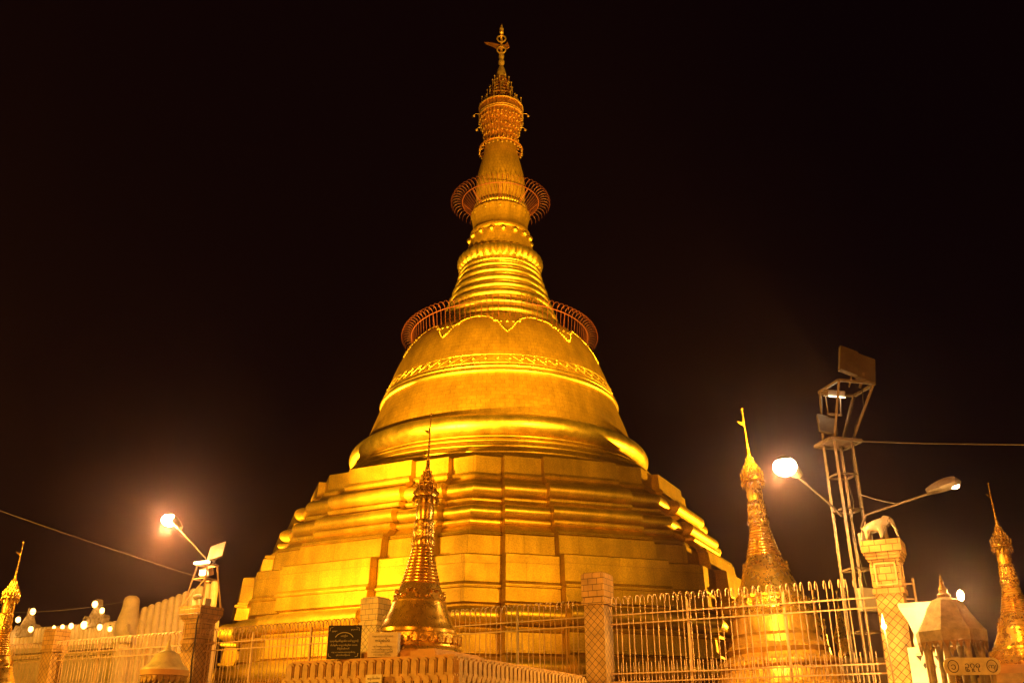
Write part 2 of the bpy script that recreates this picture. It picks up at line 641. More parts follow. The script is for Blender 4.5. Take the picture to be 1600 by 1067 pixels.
for i in range(NP):
    ga.mark()
    az0 = 5 + 36 * i
    prev = None
    nb = 46
    line_ = []
    for j in range(nb + 1):
        z = gz(-.5 + j / nb)
        az = R(az0 + 36 * (-.5 + j / nb))
        line_.append((math.sin(az) * bell_r(z), -math.cos(az) * bell_r(z), z + E0))
    ga.tube(line_, .03, 5)
    for j in range(nb):
        ph = -.5 + j / nb
        z = gz(ph) + (.03 if (j % 8) < 2 else 0)
        az = R(az0 + 36 * ph)
        r = bell_r(z) + .015
        ga.sphere((math.sin(az) * r, -math.cos(az) * r, z + E0), .048 if abs(ph) < .24 else .04, 6, 4)
    for ph0, zz, s in ((-.2, 17.3, .09), (.2, 17.3, .09), (0, 17.25, .07), (-.1, 17.25, .06), (.1, 17.25, .06)):
        az = R(az0 + 36 * ph0)
        r = bell_r(zz) + .0
        gb.mark().sphere((math.sin(az) * r, -math.cos(az) * r, zz + E0), s, 8, 4)
ga.build_each('bead_garland', M['ring'], gs)
gb.build_each('garland_boss', M['ring'], gs)

# ringed spire
sp = [(3.05, 18.28), (3.12, 18.36)]
rings = [(3.0, 18.62, .20), (2.80, 19.15, .20), (2.62, 19.68, .19), (2.46, 20.16, .16), (2.33, 20.62, .18), (2.18, 21.08, .15), (2.08, 21.46, .12)]
for r, z, h in rings:
    sp += [(r - .16, z - h - .07)] + ell(r - .14, z, .20, h, -80, 80, 9) + [(r - .17, z + h + .06)]
sp += [(1.95, 21.66)]
MB().lathe([(r, z + E0) for r, z in sp], 112).build('ringed_spire', M['ring'], gs)
mod1 = lambda a, r, z: r * (1 + .018 * abs(math.cos(40 * a)))
MB().lathe([(r, z + E0) for r, z in [(1.9, 21.6)] + ell(1.92, 21.78, .13, .12, -85, 85, 7) + [(1.9, 21.95)]], 240, mod=mod1).build('ribbed_ring', M['ring'], gs)
mod2 = lambda a, r, z: r * (1 + (.055 * abs(math.cos(18 * a)) if 22.05 < z - E0 < 22.75 else 0))
lot = [(1.85, 21.93), (1.95, 22.0), (1.98, 22.08), (2.04, 22.25), (2.06, 22.45), (1.98, 22.62), (1.84, 22.74), (1.78, 22.76)]
MB().lathe([(r, z + E0) for r, z in lot], 288, mod=mod2).build('lower_lotus_band', M['ring'], gs)
MB().lathe([(r, z + E0) for r, z in [(1.78, 22.72), (1.74, 22.95), (1.62, 23.4), (1.52, 23.75), (1.46, 23.9)]], 96).build('neck', M['bud'], gs)
br = MB()
for k in range(16):
    a = 2 * math.pi * (k + .3) / 16
    br.mark().sphere((1.56 * math.cos(a), 1.56 * math.sin(a), 23.72 + E0), .155, 12, 8)
br.build_each('ring_bead', M['ring'], gs)
mod3 = lambda a, r, z: r * (1 + (.03 * abs(math.cos(12 * a)) if z - E0 > 24.9 else 0))
upl = [(1.44, 23.86)] + ell(1.44, 24.06, .10, .15, -80, 80, 6) + [(1.45, 24.22), (1.40, 24.3), (1.41, 24.7), (1.46, 25.1), (1.50, 25.28), (1.46, 25.36), (1.34, 25.38)]
MB().lathe([(r, z + E0) for r, z in upl], 192, mod=mod3).build('upper_lotus_band', M['bell'], gs)
bd = MB()
for k in range(12):
    a = math.pi / 12 * 2 * k
    bd.mark().sphere((1.46 * math.cos(a), 1.46 * math.sin(a), 25.12 + E0), .075, 8, 5)
bd.build_each('petal_boss', M['ring'], gs)
mod4 = lambda a, r, z: r * (1 + .02 * abs(math.cos(30 * a)))
MB().lathe([(r, z + E0) for r, z in [(1.25, 25.34)] + ell(1.26, 25.66, .12, .16, -85, 85, 7) + [(1.22, 25.9)]], 240, mod=mod4).build('ribbed_collar', M['ring'], gs)
MB().lathe([(r, z + E0) for r, z in [(1.22, 25.85), (1.27, 26.3), (1.285, 26.8), (1.265, 27.3), (1.19, 27.85), (1.08, 28.35), (.95, 28.9), (.86, 29.3), (.84, 29.6)]], 64).build('banana_bud', M['bud'], gs)

# crowning umbrella
um = MB()
mod5 = lambda a, r, z: r * (1 + .02 * math.cos(36 * a) + .015 * math.cos(23 * a + z * 9))
um.lathe([(r, z + E0) for r, z in [(.84, 29.5), (.86, 29.9), (.90, 30.3), (.96, 30.7), (1.05, 31.0), (1.13, 31.25), (1.17, 31.45), (1.17, 32.1), (1.05, 32.12)]], 144, mod=mod5, close=False)
hoop_a = um.build('umbrella', M['filigree'], gs)
ub = MB()
for zz, rr, tt in ((31.50, 1.185, .035), (31.62, 1.19, .03), (32.08, 1.19, .04)):
    ub.mark().tube([(rr * math.cos(2 * math.pi * k / 72), rr * math.sin(2 * math.pi * k / 72), zz + E0) for k in range(72)], tt, 6, True)
ub.build_each('rim', M['bright_gilt'], hoop_a)
uc = MB()
tz, tr = 32.0, 1.0
for i in range(8):                       # tiers of the umbrella rising to the tip
    uc.mark().lathe([(tr, tz + E0), (tr * 1.04, tz + .05 + E0), (tr * .96, tz + .10 + E0), (tr * .72, tz + .29 + E0)], 48, mod=lambda a, r, z: r * (1 + .03 * math.cos(24 * a)), close=False)
    tz += .29
    tr *= .85
uc.build_each('umbrella_tier', M['filigree'], hoop_a)
ul = MB()
rnd = random.Random(3)
bells = []
for zz, rr, n in ((29.75, .98, 26), (31.2, 1.18, 34), (31.0, 1.10, 28), (30.6, 1.0, 26), (30.2, .94, 24), (29.3, 1.14, 30)):
    for k in range(n):                   # small hanging bells
        a = 2 * math.pi * k / n + zz
        bells.append((math.sin(a), rr * math.cos(a), rr * math.sin(a), zz + E0 + rnd.uniform(-.07, .07)))
bells.sort()
for _, x, y, z in bells:
    ul.mark().lathe([(.05, -.09), (.038, -.04), (.03, .03), (.006, .06)], 7, (x, y, z))
ul.build_each('hanging_bell', M['bright_gilt'], hoop_a)

uh = MB()
uh.tube([(1.13 * math.cos(2 * math.pi * k / 60), 1.13 * math.sin(2 * math.pi * k / 60), 29.42 + E0) for k in range(60)], .05, 6, True)
for k in range(20):
    a = 2 * math.pi * k / 20
    uh.tube([(.85 * math.cos(a), .85 * math.sin(a), 29.55 + E0), (1.13 * math.cos(a), 1.13 * math.sin(a), 29.42 + E0)], .015, 4)
uh.build('lower_hoop', M['filigree'], hoop_a)
pn = MB()
for rr, z0, n, hh in ((1.15, 32.1, 16, .45), (.92, 32.3, 14, .55), (.76, 32.8, 13, .5), (.58, 33.3, 11, .5), (.46, 33.7, 9, .45)):
    for k in range(n):                   # upright pins tipped with balls
        a = 2 * math.pi * (k + rr) / n
        h = hh * rnd.uniform(.6, 1.15)
        x, y = rr * math.cos(a), rr * math.sin(a)
        pn.mark().tube([(x, y, z0 + E0), (x, y, z0 + h + E0)], .016, 4)
        pn.sphere((x, y, z0 + h + E0), .045, 6, 4)
for a in (0.12, math.pi - .12):
    for zz, rr in ((31.9, 1.17), (30.95, 1.0)):
        c_, s_ = math.cos(a), math.sin(a)
        pn.mark().tube([(rr * c_, rr * s_, zz + E0), ((rr + .25) * c_, (rr + .25) * s_, zz + .05 + E0), ((rr + .33) * c_, (rr + .33) * s_, zz - .06 + E0)], .014, 4)
        pn.sphere(((rr + .33) * c_, (rr + .33) * s_, zz - .1 + E0), .07, 8, 5)
pn.build_each('ball_pin', M['bright_gilt'], hoop_a)
rod = MB()
rod.lathe([(r, z + E0) for r, z in [(.12, 33.2), (.2, 33.9), (.25, 34.2), (.27, 34.5), (.18, 34.9), (.10, 35.1), (.16, 35.25), (.18, 35.4), (.10, 35.55), (.15, 35.7), (.15, 35.85), (.08, 36.0), (.06, 37.0), (.05, 38.0)]], 20, mod=lambda a, r, z: r * (1 + .04 * math.cos(8 * a)))
for zz in (32.6, 32.8, 33.0, 33.2):
    rod.lathe(ell(.0, zz + E0, .26 - (zz - 32.6) * .1, .05, -90, 90, 6), 24, close=False)
rod.build('finial_rod', M['bright_gilt'], gs)
for zz in (36.15, 36.95):
    MB().tube([(.235 * math.cos(2 * math.pi * k / 28), -.1, zz + E0 + .235 * math.sin(2 * math.pi * k / 28)) for k in range(28)], .045, 6, True).build('finial_ring', M['bright_gilt'], gs)
MB().sphere((0, 0, 37.5 + E0), .13, 12, 8).lathe([(.1, 37.6 + E0), (.13, 37.75 + E0), (.05, 37.85 + E0), (.01, 38.1 + E0)], 10).build('diamond_bud', M['bright_gilt'], gs)
vn = MB()                                # bird shaped weather vane
out_v = [(-.05, -.28), (-.3, -.22), (-.55, -.05), (-.9, .12), (-.98, .22), (-.6, .2), (-.3, .12), (-.05, .02), (.12, .02), (.28, .10), (.33, .28), (.42, .0), (.46, -.14), (.3, -.24), (.1, -.2)]
vn.prism(out_v, (0, -.03, 36.55 + E0), (1, 0, 0), (0, 0, 1), (0, 1, 0), .06)
vn.build('weather_vane', M['filigree'], gs, 0)


def cage(hr, hz, curl, br_, bz, n, rr, hoop_r):
    mb = MB()
    for k in range(n):
        a = 2 * math.pi * k / n
        c_, s_ = math.cos(a), math.sin(a)
        pts = [(br_, bz), (hr, hz)] + [(hr + curl - curl * math.cos(R(q)), hz + curl * .95 * math.sin(R(q))) for q in (35, 65, 95, 130, 165, 200)]
        mb.tube([(r * c_, r * s_, z + E0) for r, z in pts], rr, 4)
    cg = mb.build('guard_cage', M['cage'], gs)
    hb = MB()
    hb.tube([((hr + .02) * math.cos(2 * math.pi * k / 96), (hr + .02) * math.sin(2 * math.pi * k / 96), hz + E0) for k in range(96)], hoop_r, 6, True)
    for k in range(8):
        a = 2 * math.pi * k / 8
        hb.tube([(hr * math.cos(a), hr * math.sin(a), hz + E0), ((br_ - .1) * math.cos(a), (br_ - .1) * math.sin(a), bz + E0)], hoop_r * .8, 5)
    hb.build('hoop', M['cage'], cg)


cage(4.28, 18.28, .25, 4.2, 17.35, 104, .0115, .022)
cage(1.97, 26.08, .31, 1.30, 25.35, 58, .0105, .024)

# ------------------------------------------------------------------ fence and pillars
ED = Vector((5.05, -2.8, 0)).normalized()
FRZ = math.atan2(-2.8, 5.05)
NC = Vector((ED.y, -ED.x, 0))            # towards the courtyard (camera side)


def P(k, z=0):
    return Vector((1.80 + 5.05 * k, 20 - 2.8 * k, z))


def plain_pillar(k, label, h):
    t = thing('tiled_pillar', label, 'pillar', P(k), FRZ, 'tiled pillars of the iron fence')
    MB().box((0, 0, (h - .62) / 2), (.44, .44, h - .62)).build('shaft', M['tile'], t, 0)
    cp = MB().box((0, 0, h - .23), (.51, .51, .46))
    cp.box((0, 0, h - .505), (.48, .48, .09)).box((0, 0, h - .585), (.53, .53, .07)).box((0, 0, h + .015), (.45, .45, .03))
    cp.build('cap', M['captile'], t, 0)
    return t


def capital_pillar(k, label, h, wd=.46):
    t = thing('tiled_pillar', label, 'pillar', P(k), FRZ, 'tiled pillars of the iron fence')
    MB().box((0, 0, (h - .95) / 2), (wd, wd, h - .95)).build('shaft', M['tile'], t, 0)
    c = MB()
    c.box((0, 0, h - .115), (wd * 1.5, wd * 1.5, .21))
    c.box((0, 0, h - .245), (wd * 1.40, wd * 1.40, .05)).box((0, 0, h - .30), (wd * 1.30, wd * 1.30, .06)).box((0, 0, h - .355), (wd * 1.18, wd * 1.18, .05))
    c.box((0, 0, h - .62), (wd + .02, wd + .02, .48)).box((0, 0, h - .905), (wd + .07, wd + .07, .09))
    c.build('capital', M['captile'], t, 0)
    f = MB()
    for s in (-1, 1):
        for ax in (0, 1):
            for q in (-.42, -.80):
                sz = (wd * .78, .03, .03) if ax == 0 else (.03, wd * .78, .03)
                cc = (0, s * (wd / 2 + .018), h + q) if ax == 0 else (s * (wd / 2 + .018), 0, h + q)
                f.box(cc, sz)
            for q in (-1, 1):
                sz = (.03, .03, .35) if ax == 0 else (.03, .03, .35)
                cc = (q * wd * .375, s * (wd / 2 + .018), h - .61) if ax == 0 else (s * (wd / 2 + .018), q * wd * .375, h - .61)
                f.box(cc, sz)
    f.build('panel_frame', M['petal'], t, 0)
    return t


plain_pillar(-3, 'plain tiled pillar farthest left, under the row of small white bulbs', 4.80)
capital_pillar(-2, 'tiled pillar with stepped capital carrying the four-legged lamp frame', 5.08, .54)
plain_pillar(-1, 'plain tiled pillar half hidden behind the black and white inscription boards', 4.88)
plain_pillar(0, 'plain tiled pillar with square cap right of the great stupa centre, one side brightly lit', 4.97)
capital_pillar(1, 'tiled pillar with stepped capital carrying the white elephant', 5.10)


def fence(k0, k1, label, spikes=True):
    a, b = P(k0), P(k1)
    L = (b - a).length
    t = thing('iron_fence', label, 'fence', a, FRZ, 'white iron fence sections between the tiled pillars')
    bars, sp_ = MB(), MB()
    x = .40
    i = 0
    Rr = .115
    top = 4.36
    while x < L - .36:
        pts = [(x, 0, .25), (x, 0, top)]
        for q in (30, 60, 90, 120, 150, 180, 205):
            pts.append((x, -Rr + Rr * math.cos(R(q)), top + Rr * math.sin(R(q))))
        bars.tube(pts, .0105, 5)
        if spikes:
            bars.tube([(x + .07, 0, .25), (x + .07, 0, 3.1), (x + .07, 0, 3.2)], .009, 4, False)
        x += .108 if i % 2 == 0 else .158
        i += 1
    bars.build('bar_panel', M['rod'], t)
    for z in (4.13, 3.95, 2.99, 2.83, .4):
        MB().box((L / 2, -.016, z), (L - .5, .018, .026)).build('rail', M['rod'], t, 0)
    for q in (.335, .665):
        MB().box((L * q, .02, 2.2), (.05, .045, 4.3)).build('post', M['rod'], t, 0)
    return t


fence(-4, -3, 'leftmost iron fence section, left of the pillar below the small bulbs')
fence(-3, -2, 'iron fence section with curled bar tops behind the small white domed shrine')
fence(-2, -1, 'iron fence section left of the black inscription board, lit pale')
fence(-1, 0, 'iron fence section right behind the dark little stupa')
fence(0, 1, 'iron fence section in front of the second largest gold stupa')

# ------------------------------------------------------------------ small gilded stupas
S1P = dict(
    lotus=[(.77, 0), (.79, .05), (.76, .10), (.73, .12), (.715, .18), (.755, .24), (.745, .30), (.69, .33)],
    bell=[(.66, .33), (.66, .38), (.61, .42), (.585, .50), (.56, .55), (.515, .64), (.482, .74), (.462, .80), (.468, .82), (.448, .85), (.42, .91), (.388, .98), (.36, 1.04), (.33, 1.10)],
)


def vane_outline(s):
    return [(0, -.03 * s), (-.08 * s, 0), (-.2 * s, .09 * s), (-.11 * s, .08 * s), (-.05 * s, .05 * s), (-.03 * s, .12 * s), (0, .1 * s)]


def small_stupa(label, loc, s=1.0, lean=0.0, rz=0.0, group='small gilded stupas'):
    t = thing('small_stupa', label, 'stupa', loc, rz, group)
    t.scale = (s * .94, s * .94, s)
    t.rotation_euler = (0, lean, rz)
    pet = MB()
    MB().lathe(S1P['lotus'], 64).build('base', M['gilt_smooth'], t)
    for k in range(30):
        a = 2 * math.pi * k / 30
        c_, s_ = math.cos(a), math.sin(a)
        o = Vector((.725 * c_, .725 * s_, .17))
        tx = Vector((-s_, c_, 0))
        ol = [(-.058, 0)] + [(.058 * math.cos(R(180 - q)), .07 + .06 * math.sin(R(q))) for q in range(0, 181, 30)] + [(.058, 0)]
        pet.prism(ol, o, tx, (0, 0, 1), (c_, s_, 0), .035)
    pet.build('lotus_petals', M['gilt'], t)
    MB().lathe(S1P['bell'], 64).build('bell', M['gilt_smooth'], t)
    orn = MB()
    for k in range(6):                   # embossed garland tongues on the bell shoulder
        a = 2 * math.pi * (k + .2) / 6
        for j in range(9):
            ph = (j - 4) / 4.0
            z = .98 - .16 * (1 - abs(ph)) + (.03 if j % 2 else 0)
            aa = a + ph * math.pi / 6
            r = .415 + (.98 - z) * .22
            orn.sphere((r * math.cos(aa), r * math.sin(aa), z), .03, 7, 4)
    orn.build('garland', M['gilt'], t)
    sp = [(.33, 1.09)]
    z, n = 1.10, 11
    for i in range(n):
        r = .33 - .145 * (i / (n - 1)) ** .85
        sp += ell(r - .018, z + .026, .030, .023, -85, 85, 5)
        z += .054
    sp += [(.185, z + .01)]
    MB().lathe(sp, 48).build('ringed_spire', M['gilt_smooth'], t)
    zl = z
    m = lambda a, r, zz: r * (1 + .06 * abs(math.cos(8 * a)))
    MB().lathe([(.185, zl), (.205, zl + .03), (.20, zl + .12), (.178, zl + .17), (.182, zl + .20), (.178, zl + .30), (.165, zl + .36), (.172, zl + .40), (.15, zl + .46)], 96, mod=m).build('lotus_band', M['gilt'], t)
    zb = zl + .45
    MB().lathe([(.148, zb), (.162, zb + .10), (.158, zb + .2), (.14, zb + .32), (.122, zb + .42), (.118, zb + .5)], 40).build('banana_bud', M['gilt_smooth'], t)
    zh = zb + .44
    h = MB()
    rr, zz = .225, zh
    for i in range(7):
        h.lathe([(rr * .98, zz), (rr * 1.03, zz + .012), (rr, zz + .035), (rr * .80, zz + .075)], 36, mod=lambda a, r, q: r * (1 + .05 * math.cos(18 * a)), close=False)
        zz += .068
        rr *= .76
    h.lathe([(.222, zh - .045), (.226, zh), (.21, zh + .03)], 36, close=False)
    h.lathe([(.05, zz - .12), (.035, zz + .05), (.016, zz + .3), (.008, zz + .92)], 10)
    for q in (.18, .3, .42, .86):
        h.sphere((0, 0, zz + q), .024 if q < .8 else .02, 7, 4)
    h.sphere((0, 0, zz + .95), .026, 7, 5)
    um_ = h.build('umbrella', M['gilt'], t)
    pb = MB()
    for r_, z_, n_ in ((.225, zh + .03, 16), (.175, zh + .10, 14), (.135, zh + .17, 12), (.10, zh + .24, 10), (.075, zh + .31, 8)):
        for k in range(n_):
            a = 2 * math.pi * k / n_
            x, y = r_ * math.cos(a), r_ * math.sin(a)
            pb.mark().tube([(x, y, z_), (x * 1.02, y * 1.02, z_ + .085)], .007, 4)
            pb.sphere((x * 1.02, y * 1.02, z_ + .09), .014, 5, 3)
    pb.build_each('ball_pin', M['gilt_smooth'], um_)
    hb = MB()
    for k in range(14):
        a = 2 * math.pi * (k + .5) / 14
        x, y = .222 * math.cos(a), .222 * math.sin(a)
        hb.mark().tube([(x, y, zh - .02), (x, y, zh - .06)], .004, 4)
        hb.lathe([(.028, -.115), (.022, -.085), (.014, -.06), (.004, -.05)], 7, (x, y, zh))
        hb.prism([(-.02, -.15), (0, -.185), (.02, -.15), (0, -.115)], (x, y, zh), (-math.sin(a), math.cos(a), 0), (0, 0, 1), (math.cos(a), math.sin(a), 0), .004)
    hb.build_each('hanging_bell', M['gilt_smooth'], um_)
    MB().prism(vane_outline(.8), (0, -.006, zz + .62), (1, 0, 0), (0, 0, 1), (0, 1, 0), .012).build('weather_vane', M['gilt_smooth'], t, 0)
    return t, zz + .95


ST1 = Vector((-1.63, 16.62, 3.06))
_, h1 = small_stupa('dark reflective small gold stupa on the ochre slab before the great stupa', ST1, 1.075, R(1.6), R(-29))
print('small stupa height', h1)

# the larger one behind the fence: the same spire on wide stepped tiers
t2, _ = small_stupa('second largest gold stupa, standing on round tiers behind the right fence section', (5.70, 21.0, 4.23), 1.20, R(-2.4), R(8))
tr2 = MB()
tiers = [(1.9, -4.35), (1.9, -1.9), (1.72, -1.85)] + ell(1.66, -1.55, .10, .10, -90, 90, 5) + [(1.6, -1.42), (1.48, -1.40), (1.44, -1.2), (1.40, -1.12)] + ell(1.36, -1.0, .08, .08, -90, 90, 5) + [(1.30, -.90), (1.22, -.86), (1.15, -.78), (1.2, -.68), (1.13, -.60), (1.06, -.57), (1.03, -.48), (1.0, -.42), (1.02, -.36), (.98, -.28), (.96, -.05), (.92, .02)]
MB().lathe([(r / 1.25, z / 1.23) for r, z in tiers], 64).build('tier', M['tier'], t2)

ST3 = (10.0, 19.0, 3.08)
small_stupa('small gold stupa at the right edge above a yellow petal pedestal', ST3, .90, R(-.5), R(20))
small_stupa('small gold stupa cut off by the left edge of the view', (-11.42, 21.6, 2.55), .86, R(1.2), R(40))

# ------------------------------------------------------------------ lotus pedestal with petals
PX = Vector((.895, -.446, 0))            # along the long front
PY = Vector((.446, .895, 0))             # into depth
CORN = Vector((-.86, 15.0, 0))           # its right front corner
TOPZ = 2.93


def pedestal(name, label, corner, px, py, lx, ly, top, mat, mat_slab, slab_in=(.55, .5), slab_sz=(1.6, 1.6), pw=.155, group='lotus petal pedestals'):
    t = thing(name, label, 'pedestal', corner, 0, group)
    mid = -px * (lx / 2) + py * (ly / 2)
    rz = math.atan2(px.y, px.x)
    MB().box((mid.x, mid.y, (top - .05) / 2), (lx - .08, ly - .08, top - .05), rz).build('core', mat, t, 0)
    pm = MB()
    for face in (0, 1):
        L = lx if face == 0 else ly
        d = -px if face == 0 else py
        nrm = -py if face == 0 else px
        n = int(L / pw)
        for row in range(3):
            for i in range(n + (row % 2)):
                u = (i + .5 - .5 * (row % 2)) * L / n
                if u < .02 or u > L:
                    u = min(max(u, .05), L)
                o = d * u + nrm * (-.04 + .018 * row) + Vector((0, 0, top - .235 * (row + 1)))
                for wv, hv, dp in ((.46, .225, .055), (.33, .19, .085), (.2, .155, .06)):
                    hw = pw * wv * 1.0
                    ol = [(-hw, -.12)] + [(-hw * math.cos(R(q)), hv - hw + hw * math.sin(R(q))) for q in range(0, 181, 20)] + [(hw, -.12)]
                    pm.prism(ol, o + nrm * (.0 if dp != .052 else .0), d, (0, 0, 1), nrm, dp)
    pm.build('petal_row', mat, t, 25)
    sl = MB()
    sl.box((mid.x, mid.y, top - .01), (lx - .1, ly - .1, .06), rz)
    sl.build('top_slab', mat_slab, t, 0)
    return t


pedestal('lotus_pedestal', 'ochre pedestal faced with rows of rounded petals under the dark small stupa', CORN, PX, PY, 3.25, 5.2, TOPZ, M['petal'], M['orange_slab'])
sl = MB()
sl.box((0, 0, .05), (1.62, 1.62, .10)).box((0, 0, .115), (1.5, 1.5, .03))
so = sl.build('stupa_slab', M['orange_slab'], None, 0)
so.location = (-1.58, 16.55, TOPZ + .02)
so.rotation_euler = (0, 0, math.atan2(PX.y, PX.x) + R(0))
tag(so, 'square ochre slab on the petal pedestal carrying the dark small stupa', 'slab')
pedestal('lotus_pedestal', 'yellow lit pedestal with petals at the bottom right corner', Vector((10.2, 17.55, 0)), Vector((.97, -.24, 0)), Vector((.24, .97, 0)), 1.6, 2.6, 2.86, M['petal'], M['orange_slab'])
for o in list(bpy.data.objects):
    if o.name.startswith('lotus_pedestal.'):
        o.location = (10.95, 17.35, 0)
s3 = MB().box((0, 0, .06), (1.5, 1.5, .12)).box((0, 0, .14), (1.38, 1.38, .04)).build('stupa_slab', M['orange_slab'], None, 0)
s3.location = (10.0, 19.0, 2.90)
s3.rotation_euler = (0, 0, R(-14))
tag(s3, 'ochre slab under the small gold stupa at the right edge', 'slab')
MB_ = MB().box((0, 0, 1.225), (1.5, 1.5, 2.45)).box((0, 0, 2.49), (1.7, 1.7, .10))
p4 = MB_.build('stupa_plinth', M['orange_slab'], None, 0)
p4.location = (-11.42, 21.6, 0)
tag(p4, 'ochre plinth under the small stupa at the left edge', 'plinth')
p5 = MB().box((0, 0, 1.45), (1.7, 1.7, 2.9)).build('stupa_plinth', M['petal'], None, 0)
p5.location = (10.0, 19.0, 0)
p5.rotation_euler = (0, 0, R(-14))
tag(p5, 'square plinth behind the yellow petal pedestal at the right', 'plinth')

# inscription boards standing on the pedestal
bl = 'ကခဂဃငစဆဇဈညတထဒဓနပဖဗဘမယရလဝသဟ'


def line(n, rg):
    return ''.join(rg.choice(bl) + ('ိ' if rg.random() < .2 else 'ု' if rg.random() < .2 else '') + (' ' if rg.random() < .15 else '') for _ in range(n))


rb = random.Random(11)
bb = thing('inscription_board', 'black stone board with pale lettering standing on the petal pedestal', 'sign', (-2.76, 15.98, TOPZ + .02), math.atan2(-.13, 1), None)
MB().box((0, 0, .265), (.55, .05, .53)).build('slab', M['board'], bb, 0)
tx = MB()
for dx, dz, n, s in ((-.17, .44, 5, .026), (.17, .46, 5, .026), (0, .36, 4, .03), (0, .28, 17, .032), (0, .215, 16, .032), (0, .16, 9, .03), (0, .105, 16, .028), (0, .06, 9, .028)):
    tx.text(line(n, rb), s, (dx, -.026, dz), (1, 0, 0), (0, 0, 1), (0, -1, 0), .003)
tx.tube([(.16 * math.sin(R(q)), -.028, .30 + .115 * math.cos(R(q))) for q in range(-70, 71, 10)], .006, 4)
for sx in (-1, 1):
    for z0, sz in ((.03, 1), (.5, -1)):
        tx.tube([(sx * .25, -.028, z0 + sz * .06), (sx * .245, -.028, z0 + sz * .015), (sx * .2, -.028, z0)], .004, 4)
tx.build('lettering', M['chalk'], bb, 0)
wb = thing('inscription_box', 'white box shaped inscription stone beside the black board', 'sign', (-2.09, 15.70, TOPZ + .02), math.atan2(-.16, 1))
MB().box((0, .08, .20), (.50, .16, .38)).build('block', M['marble'], wb, 0)
tx = MB()
for dx, dz, n, s in ((0, .33, 12, .03), (0, .26, 5, .065), (0, .17, 13, .03), (0, .125, 14, .028), (0, .085, 13, .028), (0, .045, 12, .028)):
    tx.text(line(n, rb), s, (dx, -.021, dz), (1, 0, 0), (0, 0, 1), (0, -1, 0), .003)
tx.build('lettering', M['ink'], wb, 0)
pq = thing('name_plaque', 'small pale plaque fixed on the petal front below the boards', 'sign', (-2.17, 15.50, 2.50), math.atan2(PX.y, PX.x))
MB().box((0, 0, .09), (.30, .025, .18)).build('plate', M['marble'], pq, 0)
MB().text(line(6, rb), .04, (0, -.013, .12), (1, 0, 0), (0, 0, 1), (0, -1, 0), .003).text(line(7, rb), .035, (0, -.013, .06), (1, 0, 0), (0, 0, 1), (0, -1, 0), .003).build('lettering', M['ink'], pq, 0)

# ------------------------------------------------------------------ right light tower
TW = Vector((6.62, 18.1, 0))
HX = .40           # the head leans out to the right of the legs


def bar(mb, a, b, wd):
    a, b = Vector(a), Vector(b)
    q = (b - a).to_track_quat('Z', 'X').to_matrix()
    mb.box((a + b) / 2, (wd, wd, (b - a).length), rot=q)


tw = thing('light_tower', 'tall four legged lattice light tower behind the elephant pillar', 'light tower', TW, R(14))
hw = .21
PZ, TZ = 7.28, 8.52
for sx, sy in ((-1, -1), (1, -1), (1, 1), (-1, 1)):
    m = MB()
    bar(m, (sx * hw, sy * hw, 0), (sx * hw * .95, sy * hw * .95, PZ), .055)
    bar(m, (sx * hw * .95, sy * hw * .95, PZ), (HX + sx * .40, sy * .36, TZ), .045)
    m.build('leg', M['steel'], tw, 0)
for z in (1.2, 2.4, 3.6, 4.75, 5.9, 6.6):
    m = MB()
    for a, b in (((-1, -1), (1, -1)), ((1, -1), (1, 1)), ((1, 1), (-1, 1)), ((-1, 1), (-1, -1))):
        bar(m, (a[0] * hw, a[1] * hw, z), (b[0] * hw, b[1] * hw, z), .035)
    m.build('brace', M['steel'], tw, 0)
m = MB()
for a, b in (((-1, -1), (1, -1)), ((1, -1), (1, 1)), ((1, 1), (-1, 1)), ((-1, 1), (-1, -1))):
    bar(m, (a[0] * .34, a[1] * .30, PZ), (b[0] * .34, b[1] * .30, PZ), .06)
m.box((0, 0, PZ + .035), (.62, .56, .02))
m.build('platform', M['steel'], tw, 0)
m = MB()
for a, b in (((-1, -1), (1, -1)), ((1, -1), (1, 1)), ((1, 1), (-1, 1)), ((-1, 1), (-1, -1))):
    bar(m, (HX + a[0] * .42, a[1] * .38, TZ), (HX + b[0] * .42, b[1] * .38, TZ), .05)
m.build('head_frame', M['steel'], tw, 0)
fl = MB()
rx = Matrix.Rotation(R(24), 3, 'X')
fl.box((HX - .20, .22, TZ - .05), (.40, .30, .14), rot=rx)
f1 = fl.build('floodlight', M['steel'], tw, 0)
MB().box((HX - .20, .18, TZ - .135), (.36, .26, .02), rot=rx).build('lit_glass', M['flood'], f1, 0)
m = MB()
bar(m, (HX - .38, .22, TZ - .05), (HX - .36, .24, TZ - .5), .02)
bar(m, (HX - .02, .22, TZ - .05), (HX - .06, .24, TZ - .5), .02)
m.box((HX - .21, .24, TZ - .52), (.32, .06, .04))
m.build('bracket', M['steel'], f1, 0)
r2 = Matrix.Rotation(R(-20), 3, 'X') @ Matrix.Rotation(R(12), 3, 'Y')
MB().box((HX - .45, .20, TZ - .78), (.40, .06, .46), rot=r2).build('lamp_shield', M['shield'], tw, 0)
r3 = Matrix.Rotation(R(-18), 3, 'X') @ Matrix.Rotation(R(20), 3, 'Y')
m = MB()
m.box((HX + .14, 0, TZ + .62), (.40, .09, .72), rot=r3)
m.box((HX + .53, 0, TZ + .48), (.40, .09, .72), rot=r3)
b2 = m.build('floodlight_back', M['shield'], tw, 0)
m = MB()
bar(m, (HX + .28, -.06, TZ + .02), (HX + .40, -.1, TZ + .34), .05)
bar(m, (HX + .05, -.02, TZ + .02), (HX + .14, -.08, TZ + .32), .03)
m.build('bracket', M['steel'], b2, 0)
m = MB()
m.box((.10, -.30, 5.25), (.24, .12, .30))
m.build('junction_box', M['dish'], tw, 0)
m = MB()
m.box((-.05, -.30, 4.15), (.36, .14, .42))
